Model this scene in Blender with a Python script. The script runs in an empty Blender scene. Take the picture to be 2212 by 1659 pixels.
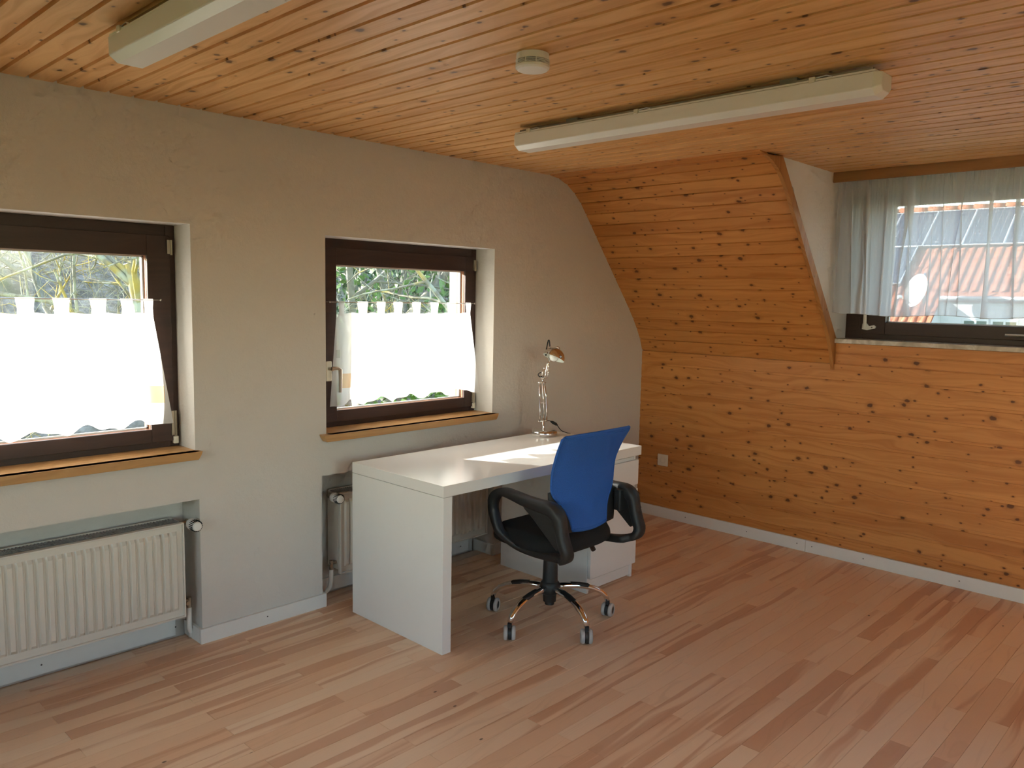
import bpy, bmesh, math, random
from mathutils import Vector, Matrix
R = random.Random(7)
PI = math.pi
scn = bpy.context.scene
C = scn.collection

# ------------------------------------------------------------------ camera
CAM = Vector((-1.635, -3.2571, 1.5104))
YAW, PITCH, ROLL, FPX = 0.8051, -0.1069, 0.0188, 1729.45
fw = Vector((math.sin(YAW)*math.cos(PITCH), math.cos(YAW)*math.cos(PITCH), math.sin(PITCH)))
rt0 = Vector((math.cos(YAW), -math.sin(YAW), 0)); up0 = rt0.cross(fw)
rt = rt0*math.cos(ROLL) + up0*math.sin(ROLL); up = -rt0*math.sin(ROLL) + up0*math.cos(ROLL)
cd = bpy.data.cameras.new('camera'); cam = bpy.data.objects.new('camera', cd); C.objects.link(cam)
M = Matrix((rt, up, -fw)).transposed().to_4x4(); M.translation = CAM; cam.matrix_world = M
cd.sensor_fit = 'HORIZONTAL'; cd.sensor_width = 36; cd.lens = FPX*36/2212; cd.clip_start = 0.05; cd.clip_end = 500
scn.camera = cam

# ------------------------------------------------------------------ light
SUNH = Vector((0.444, -0.896, 0)); SUN_EL = math.radians(17.0)
sdir = Vector((SUNH.x*math.cos(SUN_EL), SUNH.y*math.cos(SUN_EL), -math.sin(SUN_EL))).normalized()
w = bpy.data.worlds.new('sky'); scn.world = w; w.use_nodes = True
nt = w.node_tree; nt.nodes.clear()
sk = nt.nodes.new('ShaderNodeTexSky'); sk.sky_type = 'NISHITA'; sk.sun_disc = False
sk.sun_elevation = SUN_EL; sk.sun_rotation = math.atan2(-SUNH.x, -SUNH.y) % (2*PI)
sk.air_density = 1.0; sk.dust_density = 1.3; sk.ozone_density = 1.0; sk.altitude = 200
bg = nt.nodes.new('ShaderNodeBackground'); bg.inputs['Strength'].default_value = 0.78
wo = nt.nodes.new('ShaderNodeOutputWorld')
wm = nt.nodes.new('ShaderNodeMix'); wm.data_type = 'RGBA'; wm.blend_type = 'MULTIPLY'; wm.inputs[0].default_value = 1.0; wm.inputs[7].default_value = (1.0, 0.94, 0.865, 1)   # warm white balance
nt.links.new(sk.outputs[0], wm.inputs[6]); nt.links.new(wm.outputs[2], bg.inputs[0]); nt.links.new(bg.outputs[0], wo.inputs[0])
sl = bpy.data.lights.new('sun', 'SUN'); sl.energy = 14.0; sl.angle = math.radians(0.6); sl.color = (1.0, 0.965, 0.92)
so = bpy.data.objects.new('sun', sl); C.objects.link(so)
so.rotation_euler = sdir.to_track_quat('-Z', 'Y').to_euler(); so.location = (-4, 8, 6)
scn.view_settings.view_transform = 'Standard'; scn.view_settings.look = 'None'
scn.view_settings.gamma = 1.0; scn.view_settings.use_curve_mapping = False
scn.view_settings.exposure = 1.02
scn.cycles.use_denoising = True
scn.cycles.max_bounces = 7; scn.cycles.diffuse_bounces = 5; scn.cycles.glossy_bounces = 3
scn.cycles.transparent_max_bounces = 14; scn.cycles.transmission_bounces = 4
scn.cycles.sample_clamp_indirect = 6.0
scn.cycles.use_adaptive_sampling = True; scn.cycles.adaptive_threshold = 0.085; scn.cycles.adaptive_min_samples = 12; scn.cycles.caustics_reflective = True; scn.cycles.caustics_refractive = False

# ------------------------------------------------------------------ node helpers
class NT:
    def __init__(s, name):
        s.m = bpy.data.materials.new(name); s.m.use_nodes = True; s.t = s.m.node_tree; s.t.nodes.clear()
        s.out = s.t.nodes.new('ShaderNodeOutputMaterial')
    def n(s, typ, ins=None, **kw):
        x = s.t.nodes.new('ShaderNode'+typ)
        for k, v in kw.items(): setattr(x, k, v)
        for k, v in (ins or {}).items():
            i = x.inputs[k]
            if hasattr(v, 'is_output') or isinstance(v, bpy.types.NodeSocket): s.t.links.new(v, i)
            else: i.default_value = v
        return x
    def math(s, op, a, b=None, c=None, clamp=False):
        ins = {0: a}
        if b is not None: ins[1] = b
        if c is not None: ins[2] = c
        return s.n('Math', ins, operation=op, use_clamp=clamp).outputs[0]
    def vmul(s, v, k): return s.n('VectorMath', {0: v, 1: k}, operation='MULTIPLY').outputs[0]
    def vadd(s, v, k): return s.n('VectorMath', {0: v, 1: k}, operation='ADD').outputs[0]
    def mix(s, f, a, b, mode='MIX'):
        x = s.n('Mix', data_type='RGBA', blend_type=mode)
        for k, v in ((0, f), (6, a), (7, b)):
            if isinstance(v, bpy.types.NodeSocket): s.t.links.new(v, x.inputs[k])
            else: x.inputs[k].default_value = v if k == 0 else (*v[:3], 1)
        return x.outputs[2]
    def ramp(s, f, stops, interp='LINEAR'):
        x = s.n('ValToRGB', {0: f}); cr = x.color_ramp; cr.interpolation = interp
        while len(cr.elements) < len(stops): cr.elements.new(0.5)
        for e, (p, c) in zip(cr.elements, stops):
            e.position = p; e.color = (*c[:3], 1) if len(c) >= 3 else (c[0], c[0], c[0], 1)
        return x.outputs[0]
    def smooth(s, v, a, b):
        x = s.n('MapRange', {0: v, 1: a, 2: b, 3: 0.0, 4: 1.0}, interpolation_type='SMOOTHSTEP'); return x.outputs[0]
    def bsdf(s, col, rough=0.5, metal=0.0, bump=None, spec=0.5, **kw):
        b = s.n('BsdfPrincipled')
        for k, v in (('Base Color', col), ('Roughness', rough), ('Metallic', metal), ('Specular IOR Level', spec)):
            if isinstance(v, bpy.types.NodeSocket): s.t.links.new(v, b.inputs[k])
            else: b.inputs[k].default_value = (*v[:3], 1) if k == 'Base Color' else v
        for k, v in kw.items(): b.inputs[k.replace('_', ' ')].default_value = v
        if bump is not None: s.t.links.new(bump, b.inputs['Normal'])
        return b.outputs[0]
    def bump(s, h, strength, dist):
        return s.n('Bump', {'Height': h, 'Strength': strength, 'Distance': dist}).outputs[0]
    def done(s, sh): s.t.links.new(sh, s.out.inputs[0]); return s.m

MAT = {}
def plain(name, col, rough=0.5, metal=0.0, spec=0.5, noise=0.05, scale=30, bump=0.0, bscale=200, **kw):
    t = NT(name); co = t.n('TexCoord').outputs['Object']
    nz = t.n('TexNoise', {'Vector': co, 'Scale': scale, 'Detail': 3}).outputs[0]
    c = t.mix(nz, [x*(1-noise) for x in col], [min(1, x*(1+noise)) for x in col])
    bp = None
    if bump: bp = t.bump(t.n('TexNoise', {'Vector': co, 'Scale': bscale, 'Detail': 2}).outputs[0], bump, 0.002)
    MAT[name] = t.done(t.bsdf(c, rough, metal, bp, spec, **kw)); return MAT[name]

def plaster(name, col):
    t = NT(name); co = t.n('NewGeometry').outputs['Position']
    a = t.n('TexNoise', {'Vector': co, 'Scale': 75, 'Detail': 4, 'Roughness': 0.6}).outputs[0]
    b = t.n('TexNoise', {'Vector': co, 'Scale': 2.0, 'Detail': 3}).outputs[0]
    h = t.n('TexVoronoi', {'Vector': co, 'Scale': 45}, feature='SMOOTH_F1').outputs[0]
    c = t.mix(b, [x*.96 for x in col], [min(1, x*1.03) for x in col])
    hh = t.math('ADD', a, t.math('MULTIPLY', h, 0.5))
    MAT[name] = t.done(t.bsdf(c, 0.9, 0, t.bump(hh, 0.35, 0.004), 0.2)); return MAT[name]

def pine(name, light, dark, knot, density=1.0, rough=0.40, vary=0.3, spec=0.35):
    """boards carry a UV map in metres: u along the grain, v across"""
    t = NT(name); uv = t.n('UVMap').outputs[0]; rnd = t.n('ObjectInfo').outputs['Random']
    wob = t.n('TexNoise', {'Vector': t.vmul(uv, (1.6, 6, 1)), 'Scale': 1.0, 'Detail': 2}).outputs[0]
    gu = t.vadd(t.vmul(uv, (0.9, 34, 1)), t.n('CombineXYZ', {1: t.math('MULTIPLY', wob, 7.0)}).outputs[0])
    grain = t.n('TexNoise', {'Vector': gu, 'Scale': 1.0, 'Detail': 4, 'Roughness': 0.55}).outputs[0]
    fine = t.n('TexNoise', {'Vector': t.vmul(uv, (9, 420, 1)), 'Scale': 1.0, 'Detail': 2}).outputs[0]
    broad = t.n('TexNoise', {'Vector': t.vmul(uv, (1.1, 9, 1)), 'Scale': 1.0, 'Detail': 3}).outputs[0]
    g = t.math('ADD', t.math('MULTIPLY', t.smooth(grain, 0.35, 0.68), 0.62), t.math('MULTIPLY', fine, 0.25))
    g = t.math('ADD', g, t.math('MULTIPLY', t.math('SUBTRACT', broad, 0.5), 0.5))
    g = t.math('ADD', g, t.math('MULTIPLY', t.math('SUBTRACT', rnd, 0.5), vary), clamp=True)
    col = t.mix(g, light, dark)
    def knots(su, sv, keep, r0, r1, shift):
        vv = t.vadd(t.vmul(uv, (su, sv, 1)), (shift, shift*1.7, 0))
        wv = t.n('TexNoise', {'Vector': t.vmul(uv, (40, 40, 1)), 'Scale': 1.0, 'Detail': 2}, noise_dimensions='2D')
        vo = t.n('TexVoronoi', {'Vector': vv, 'Scale': 1.0, 'Randomness': 0.9}, voronoi_dimensions='2D')
        cr = t.n('SeparateColor', {0: vo.outputs['Color']})
        on = t.math('LESS_THAN', cr.outputs[0], keep)
        rad = t.math('MULTIPLY_ADD', cr.outputs[1], r1-r0, r0)
        d = t.math('DIVIDE', t.math('MULTIPLY_ADD', t.math('SUBTRACT', wv.outputs[0], 0.5), 0.13, vo.outputs['Distance']), rad)
        core = t.math('MULTIPLY', t.math('SUBTRACT', 1.0, t.smooth(d, 0.55, 1.15)), on)
        halo = t.math('MULTIPLY', t.math('SUBTRACT', 1.0, t.smooth(d, 0.8, 2.6)), on)
        return core, halo
    c1, h1 = knots(6.5, 9.5, 0.42*density, 0.055, 0.12, 3.3)
    c2, h2 = knots(11.0, 17.0, 0.34*density, 0.04, 0.10, 11.1)
    core = t.math('MAXIMUM', c1, c2); halo = t.math('MAXIMUM', h1, h2)
    col = t.mix(t.math('MULTIPLY', halo, 0.45), col, [x*0.72 for x in dark])
    col = t.mix(t.math('MULTIPLY', core, 0.85), col, knot)
    bh = t.math('ADD', t.math('MULTIPLY', grain, 0.6), t.math('MULTIPLY', fine, 0.4))
    ro = t.math('MULTIPLY_ADD', grain, 0.14, rough-0.07)
    MAT[name] = t.done(t.bsdf(col, ro, 0, t.bump(bh, 0.12, 0.0012), spec)); return MAT[name]

# parquet of staves: rows 70 mm wide, staves 806 mm long laid half-bonded
ROW, STV, Y0, X0 = 0.0698, 0.806, -2.036, 1.612
def floor_mat():
    t = NT('floor_staves'); pos = t.n('NewGeometry').outputs['Position']
    s = t.n('SeparateXYZ', {0: pos})
    row = t.math('FLOOR', t.math('DIVIDE', t.math('SUBTRACT', s.outputs[1], Y0), ROW))
    par = t.math('FLOORED_MODULO', row, 2.0)
    colr = t.math('FLOOR', t.math('DIVIDE', t.math('ADD', t.math('SUBTRACT', s.outputs[0], X0), t.math('MULTIPLY', t.math('SUBTRACT', 1.0, par), 0.403)), STV))
    wn = t.n('TexWhiteNoise', {'Vector': t.n('CombineXYZ', {0: row, 1: colr, 2: 3.7}).outputs[0]}, noise_dimensions='3D')
    rs = t.n('SeparateColor', {0: wn.outputs['Color']})
    off = t.n('CombineXYZ', {0: t.math('MULTIPLY', rs.outputs[0], 40.0), 1: t.math('MULTIPLY', rs.outputs[1], 40.0)}).outputs[0]
    p = t.vadd(pos, off)
    wob = t.n('TexNoise', {'Vector': t.vmul(p, (1.3, 5, 0.2)), 'Scale': 1.0, 'Detail': 2}).outputs[0]
    gv = t.vadd(t.vmul(p, (0.55, 17, 0.1)), t.n('CombineXYZ', {1: t.math('MULTIPLY', wob, 2.2)}).outputs[0])
    streak = t.n('TexNoise', {'Vector': gv, 'Scale': 1.0, 'Detail': 2.5, 'Roughness': 0.45}).outputs[0]
    fine = t.n('TexNoise', {'Vector': t.vmul(p, (7, 330, 1)), 'Scale': 1.0, 'Detail': 2}).outputs[0]
    rings = t.n('TexNoise', {'Vector': t.vadd(t.vmul(p, (1.5, 60, 1)), t.n('CombineXYZ', {1: t.math('MULTIPLY', wob, 22.0)}).outputs[0]), 'Scale': 1.0, 'Detail': 1}).outputs[0]
    thr = t.math('MULTIPLY_ADD', rs.outputs[2], -0.34, 0.73)
    heart = t.smooth(t.math('SUBTRACT', streak, thr), 0.0, 0.09)
    base = t.mix(rs.outputs[1], (0.88, 0.65, 0.45), (0.86, 0.57, 0.36))
    base = t.mix(t.math('MULTIPLY', t.smooth(rs.outputs[0], 0.75, 0.95), 0.55), base, (0.76, 0.46, 0.28))
    c = t.mix(t.math('MULTIPLY', heart, 0.70), base, (0.62, 0.31, 0.17))
    c = t.mix(t.math('MULTIPLY', fine, 0.12), c, (0.48, 0.26, 0.14))
    c = t.mix(t.math('MULTIPLY', t.smooth(rings, 0.55, 0.75), 0.14), c, (0.40, 0.19, 0.09))
    vo = t.n('TexVoronoi', {'Vector': t.vmul(p, (1.7, 2.9, 0.01)), 'Scale': 1.0}, voronoi_dimensions='2D')
    kn = t.math('MULTIPLY', t.math('SUBTRACT', 1.0, t.smooth(vo.outputs['Distance'], 0.008, 0.017)), t.math('LESS_THAN', t.n('SeparateColor', {0: vo.outputs['Color']}).outputs[0], 0.4))
    c = t.mix(t.math('MULTIPLY', kn, 0.8), c, (0.07, 0.03, 0.015))
    ro = t.math('MULTIPLY_ADD', streak, 0.12, 0.36)
    MAT['floor'] = t.done(t.bsdf(c, ro, 0, t.bump(fine, 0.05, 0.0008), 0.4))
floor_mat()

plaster('plaster', (0.64, 0.60, 0.55)); plaster('plaster_lit', (0.82, 0.80, 0.76)); plaster('plaster_ext', (0.80, 0.79, 0.76))  # dormer cheek plaster is wall plaster lightened to paint in its brighter daylight
pine('pine_ceiling', (0.80, 0.47, 0.20), (0.57, 0.265, 0.08), (0.11, 0.042, 0.02), 0.75)
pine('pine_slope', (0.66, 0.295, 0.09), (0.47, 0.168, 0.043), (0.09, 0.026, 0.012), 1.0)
pine('pine_trim', (0.56, 0.28, 0.10), (0.40, 0.16, 0.045), (0.08, 0.03, 0.014), 0.5)
pine('oak_sill', (0.56, 0.32, 0.13), (0.42, 0.21, 0.075), (0.2, 0.1, 0.05), 0.0, rough=0.35, vary=0.1)
pine('pelmet_wood', (0.40, 0.20, 0.075), (0.30, 0.14, 0.05), (0.2, 0.1, 0.05), 0.0, rough=0.5, vary=0.1)
pine('frame_wood', (0.062, 0.032, 0.026), (0.040, 0.022, 0.019), (0.03, 0.015, 0.012), 0.0, rough=0.42, vary=0.1)
pine('sash_edge', (0.34, 0.15, 0.08), (0.24, 0.10, 0.05), (0.1, 0.05, 0.03), 0.0, rough=0.5, vary=0.1)
plain('desk_white', (0.80, 0.79, 0.76), 0.19, noise=0.01, spec=0.45)
plain('paint_white', (0.78, 0.755, 0.70), 0.4, noise=0.02)
plain('radiator_white', (0.68, 0.63, 0.55), 0.35, noise=0.02)
plain('baseboard_white', (0.76, 0.75, 0.71), 0.42, noise=0.02)
plain('plastic_white', (0.78, 0.76, 0.72), 0.35, noise=0.02)
plain('plastic_cream', (0.72, 0.66, 0.54), 0.4, noise=0.02)
plain('diffuser', (0.76, 0.74, 0.70), 0.30, noise=0.01)
plain('tray_dark', (0.30, 0.27, 0.23), 0.5)
plain('dark_slot', (0.02, 0.018, 0.016), 0.8)
plain('grille_metal', (0.30, 0.28, 0.25), 0.5, noise=0.1)
plain('brass', (0.42, 0.36, 0.28), 0.3, 1.0)
plain('chrome', (0.82, 0.80, 0.78), 0.07, 1.0, noise=0.01)
plain('steel', (0.62, 0.60, 0.57), 0.28, 1.0, noise=0.03)
plain('plastic_black', (0.018, 0.018, 0.0185), 0.48, noise=0.1, bump=0.1, bscale=600)
plain('fabric_black', (0.009, 0.009, 0.010), 0.9, noise=0.3, scale=300, bump=0.5, bscale=900)
plain('rubber_black', (0.012, 0.012, 0.012), 0.6)
plain('rubber_grey', (0.46, 0.44, 0.42), 0.55, noise=0.05)
plain('enamel_white', (0.80, 0.83, 0.76), 0.4, noise=0.01)
plain('screw', (0.16, 0.15, 0.14), 0.4, 0.8)
plain('handle_metal', (0.60, 0.55, 0.46), 0.30, 0.9)
plain('bulb', (0.85, 0.85, 0.82), 0.2)
plain('solar_frame', (0.50, 0.51, 0.53), 0.4, 0.3)
plain('roof_tile', (0.30, 0.105, 0.052), 0.8, noise=0.35, scale=4)
plain('house_white', (0.50, 0.50, 0.50), 0.9, noise=0.04)
plain('gutter', (0.34, 0.36, 0.38), 0.4, 0.4)
plain('dish_white', (0.86, 0.86, 0.84), 0.45, noise=0.01)
plain('window_dark', (0.10, 0.14, 0.13), 0.15, noise=0.3, scale=2)
plain('leaf', (0.10, 0.21, 0.045), 0.45, noise=0.6, scale=5)
plain('leaf_dark', (0.035, 0.085, 0.035), 0.55, noise=0.6, scale=4)
plain('bark_grey', (0.22, 0.21, 0.18), 0.9, noise=0.4, scale=10)

def marble():
    t = NT('marble'); co = t.n('NewGeometry').outputs['Position']
    n1 = t.n('TexNoise', {'Vector': co, 'Scale': 9, 'Detail': 6, 'Distortion': 1.4}).outputs[0]
    c = t.ramp(n1, [(0.3, (0.36, 0.31, 0.25)), (0.5, (0.52, 0.47, 0.39)), (0.58, (0.66, 0.62, 0.55)), (0.7, (0.42, 0.37, 0.30))])
    MAT['marble'] = t.done(t.bsdf(c, 0.22))
marble()
def lichen():
    t = NT('bark_lichen'); co = t.n('NewGeometry').outputs['Position']
    n1 = t.n('TexNoise', {'Vector': co, 'Scale': 5, 'Detail': 4}).outputs[0]
    n2 = t.n('TexNoise', {'Vector': co, 'Scale': 1.3, 'Detail': 3}).outputs[0]
    c = t.mix(t.smooth(n1, 0.45, 0.6), (0.20, 0.19, 0.15), (0.34, 0.36, 0.28))
    c = t.mix(t.math('MULTIPLY', t.smooth(n2, 0.50, 0.62), 0.8), c, (0.42, 0.31, 0.06))
    MAT['bark_lichen'] = t.done(t.bsdf(c, 0.9, spec=0.2))
lichen()
def ground_mat():
    t = NT('grass'); co = t.n('NewGeometry').outputs['Position']
    n1 = t.n('TexNoise', {'Vector': co, 'Scale': 1.2, 'Detail': 8, 'Roughness': 0.7}).outputs[0]
    n2 = t.n('TexNoise', {'Vector': co, 'Scale': 0.25, 'Detail': 4}).outputs[0]
    c = t.mix(n1, (0.05, 0.09, 0.02), (0.19, 0.24, 0.07)); c = t.mix(t.smooth(n2, 0.5, 0.65), c, (0.24, 0.20, 0.11))
    MAT['grass'] = t.done(t.bsdf(c, 1.0, spec=0.1))
    t = NT('hill_wood'); co = t.n('NewGeometry').outputs['Position']
    n1 = t.n('TexNoise', {'Vector': t.vmul(co, (1, 1, 0.6)), 'Scale': 2.2, 'Detail': 10, 'Roughness': 0.75}).outputs[0]
    n2 = t.n('TexNoise', {'Vector': co, 'Scale': 0.22, 'Detail': 3}).outputs[0]
    c = t.ramp(n1, [(0.35, (0.06, 0.055, 0.045)), (0.5, (0.17, 0.155, 0.13)), (0.65, (0.33, 0.31, 0.28))])
    c = t.mix(t.math('MULTIPLY', t.smooth(n2, 0.48, 0.6), 0.7), c, (0.06, 0.10, 0.04))
    MAT['hill_wood'] = t.done(t.bsdf(c, 1.0, spec=0.1))
ground_mat()
def glass(name, tint=(1, 1, 1)):
    t = NT(name)
    fr = t.n('Fresnel', {'IOR': 1.45}).outputs[0]
    a = t.n('BsdfTransparent', {0: (*tint, 1)}).outputs[0]; b = t.n('BsdfGlossy', {'Roughness': 0.0}).outputs[0]
    MAT[name] = t.done(t.n('MixShader', {0: fr, 1: a, 2: b}).outputs[0])
glass('glass', (0.93, 0.95, 0.94))
def fabric(name, trans, col, weave=900, prints=False, tl=0.6):
    """sheer cloth: part of the light passes straight through, the rest is scattered to both sides"""
    t = NT(name); uv = t.n('UVMap').outputs[0]
    nz = t.n('TexNoise', {'Vector': uv, 'Scale': weave, 'Detail': 2}).outputs[0]
    c = t.mix(nz, [x*.94 for x in col], col)
    f = t.math('MULTIPLY_ADD', t.math('SUBTRACT', nz, 0.5), 0.12, trans)
    if prints:
        s = t.n('SeparateXYZ', {0: uv})
        def square(px, pz, hw, hh, period, sh):
            row = t.math('FLOOR', t.math('DIVIDE', s.outputs[1], 0.23))
            fx = t.math('SUBTRACT', t.math('FLOORED_MODULO', t.math('ADD', s.outputs[0], t.math('MULTIPLY', row, sh)), period), px)
            fz = t.math('SUBTRACT', t.math('FLOORED_MODULO', s.outputs[1], 0.23), pz)
            return t.math('MULTIPLY', t.math('LESS_THAN', t.math('ABSOLUTE', fx), hw), t.math('LESS_THAN', t.math('ABSOLUTE', fz), hh))
        q1 = square(0.045, 0.165, 0.032, 0.036, 0.47, 0.20)
        q2 = square(0.18, 0.07, 0.012, 0.020, 0.22, 0.09)
        c = t.mix(t.math('MULTIPLY', q1, 0.75), c, (0.85, 0.50, 0.18)); c = t.mix(t.math('MULTIPLY', q2, 0.5), c, (0.45, 0.47, 0.45))
    tp = t.n('BsdfTransparent', {0: (1, 1, 1, 1)}).outputs[0]
    tr = t.n('BsdfTranslucent', {0: c}).outputs[0]; df = t.n('BsdfDiffuse', {0: c}).outputs[0]
    sc = t.n('MixShader', {0: tl, 1: df, 2: tr}).outputs[0]
    MAT[name] = t.done(t.n('MixShader', {0: f, 1: sc, 2: tp}).outputs[0])
fabric('cafe_cloth', 0.30, (0.88, 0.88, 0.87), prints=True, tl=0.6)
fabric('tulle', 0.31, (0.95, 0.955, 0.97), weave=260, tl=0.70)
def blue_mesh():
    t = NT('blue_mesh'); uv = t.n('UVMap').outputs[0]
    wv = t.n('TexVoronoi', {'Vector': t.vmul(uv, (1, 1.3, 1)), 'Scale': 330}, voronoi_dimensions='2D').outputs[0]
    c = t.mix(t.smooth(wv, 0.1, 0.6), (0.045, 0.17, 0.58), (0.03, 0.11, 0.40))
    b = t.bsdf(c, 0.8, 0, t.bump(wv, 0.4, 0.001), 0.25)
    tr = t.n('BsdfTranslucent', {0: (0.04, 0.13, 0.46, 1)}).outputs[0]
    MAT['blue_mesh'] = t.done(t.n('MixShader', {0: 0.12, 1: b, 2: tr}).outputs[0])
blue_mesh()
def solar():
    t = NT('solar_cells'); uv = t.n('UVMap').outputs[0]; s = t.n('SeparateXYZ', {0: uv})
    def ln(o, per, wd): return t.math('LESS_THAN', t.math('FLOORED_MODULO', s.outputs[o], per), wd)
    l = t.math('MAXIMUM', ln(0, 0.166, 0.008), ln(1, 0.166, 0.008))
    MAT['solar_cells'] = t.done(t.bsdf(t.mix(l, (0.035, 0.046, 0.075), (0.22, 0.23, 0.25)), 0.18))
solar()

# ------------------------------------------------------------------ mesh helpers
class MB:
    def __init__(s): s.v = []; s.f = []
    def add(s, vs, fs):
        o = len(s.v); s.v += [tuple(x) for x in vs]; s.f += [[i+o for i in f] for f in fs]; return s
    def box(s, x0, x1, y0, y1, z0, z1):
        vs = [(x, y, z) for z in (z0, z1) for y in (y0, y1) for x in (x0, x1)]
        return s.add(vs, [[0, 2, 3, 1], [4, 5, 7, 6], [0, 1, 5, 4], [2, 6, 7, 3], [0, 4, 6, 2], [1, 3, 7, 5]])
    def prism(s, poly, a, b, axis='y'):
        n = len(poly)
        def P(p, t): return {'y': (p[0], t, p[1]), 'x': (t, p[0], p[1]), 'z': (p[0], p[1], t)}[axis]
        vs = [P(p, a) for p in poly] + [P(p, b) for p in poly]
        return s.add(vs, [list(range(n)), list(range(2*n-1, n-1, -1))] + [[i, i+n, (i+1) % n+n, (i+1) % n] for i in range(n)])
    def tube(s, pts, r, n=10, cap=True, flat=1.0):
        pts = [Vector(p) for p in pts]; rs = r if isinstance(r, (list, tuple)) else [r]*len(pts)
        nrm = None; rings = []
        for i, p in enumerate(pts):
            d = (pts[min(i+1, len(pts)-1)] - pts[max(i-1, 0)]).normalized()
            if nrm is None:
                a = Vector((0, 0, 1)) if abs(d.z) < 0.9 else Vector((1, 0, 0)); nrm = (a - d*a.dot(d)).normalized()
            else: nrm = (nrm - d*nrm.dot(d)).normalized()
            bn = d.cross(nrm)
            rings.append([p + (nrm*math.cos(2*PI*k/n)*flat + bn*math.sin(2*PI*k/n))*rs[i] for k in range(n)])
        vs = [v for g in rings for v in g]
        fs = [[i*n+k, i*n+(k+1) % n, (i+1)*n+(k+1) % n, (i+1)*n+k] for i in range(len(pts)-1) for k in range(n)]
        if cap: fs += [list(range(n-1, -1, -1)), [(len(pts)-1)*n+k for k in range(n)]]
        return s.add(vs, fs)
    def curve(s, pts, r, n=10, sub=5):
        P = [Vector(p) for p in pts]; out = []; N = len(P)
        for i in range(N-1):
            p0, p1, p2, p3 = P[max(i-1, 0)], P[i], P[i+1], P[min(i+2, N-1)]
            for k in range(sub):
                t = k/sub; out.append(.5*(2*p1+(p2-p0)*t+(2*p0-5*p1+4*p2-p3)*t*t+(3*p1-p0-3*p2+p3)*t**3))
        return s.tube(out+[P[-1]], r, n)
    def lathe(s, prof, mtx=Matrix(), n=24, cap=True):
        vs = [mtx @ Vector((r*math.cos(2*PI*k/n), r*math.sin(2*PI*k/n), z)) for r, z in prof for k in range(n)]
        m = len(prof)
        fs = [[i*n+k, i*n+(k+1) % n, (i+1)*n+(k+1) % n, (i+1)*n+k] for i in range(m-1) for k in range(n)]
        if cap: fs += [list(range(n-1, -1, -1)), [(m-1)*n+k for k in range(n)]]
        return s.add(vs, fs)
    def grid(s, fn, nu, nv):
        vs = [fn(i/nu, j/nv) for j in range(nv+1) for i in range(nu+1)]
        return s.add(vs, [[j*(nu+1)+i, j*(nu+1)+i+1, (j+1)*(nu+1)+i+1, (j+1)*(nu+1)+i] for j in range(nv) for i in range(nu)])
    def build(s, name, mat, parent=None, smooth=False, uv=None, bevel=0, origin=None, uvs=None, auto=False):
        me = bpy.data.meshes.new(name); me.from_pydata(s.v, [], s.f); me.materials.append(MAT[mat])
        bm = bmesh.new(); bm.from_mesh(me); bmesh.ops.recalc_face_normals(bm, faces=bm.faces)
        if uv is not None or uvs is not None:
            L = bm.loops.layers.uv.new('UVMap'); ou, ov = R.uniform(0, 60), R.uniform(0, 60)
            for f in bm.faces:
                for l in f.loops:
                    c = l.vert.co
                    if uvs is not None: l[L].uv = uvs[l.vert.index]
                    else:
                        a = 'xyz'.index(uv); o = [k for k in range(3) if k != a]
                        l[L].uv = (c[a]+ou, c[o[0]]+c[o[1]]+ov)
        bm.to_mesh(me); bm.free()
        if origin is not None: me.transform(Matrix.Translation(-Vector(origin)))
        o = bpy.data.objects.new(name, me); C.objects.link(o)
        if origin is not None: o.location = origin
        if smooth: me.polygons.foreach_set('use_smooth', [True]*len(me.polygons))
        if auto:
            me.polygons.foreach_set('use_smooth', [True]*len(me.polygons)); me.set_sharp_from_angle(angle=math.radians(35))
        if bevel:
            b = o.modifiers.new('bevel', 'BEVEL'); b.width = bevel; b.segments = 2; b.limit_method = 'ANGLE'; b.angle_limit = math.radians(40)
        if parent is not None:
            o.parent = parent
            if parent.type == 'EMPTY' or parent.location.length > 0: o.matrix_parent_inverse = parent_world(parent).inverted()
        return o
def parent_world(o):
    m = Matrix.LocRotScale(o.location, o.rotation_euler, o.scale)
    return (parent_world(o.parent) @ o.matrix_parent_inverse @ m) if o.parent else m
def empty(name, loc=(0, 0, 0), rz=0):
    o = bpy.data.objects.new(name, None); C.objects.link(o); o.location = loc; o.rotation_euler = (0, 0, rz); o.empty_display_size = 0.1; return o
def tag(o, label=None, cat=None, group=None, kind=None):
    if label: o['label'] = label
    if cat: o['category'] = cat
    if group: o['group'] = group
    if kind: o['kind'] = kind
    return o
def struct(o, label, cat): return tag(o, label, cat, kind='structure')

# ================================================================== SETTING
H = 2.248; YB = -5.2; XL = -3.6; XR = 3.074; YC = -1.345; YC2 = -3.30; XW = 3.25; OUT = 0.38
W1 = (-1.275, -0.163, 0.845, 1.787); W2 = (0.478, 1.592, 0.845, 1.785)
N1 = (-1.31, -0.15, 0.0, 0.636); N2 = (0.451, 1.613, 0.0, 0.646); ND = 0.17

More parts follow.
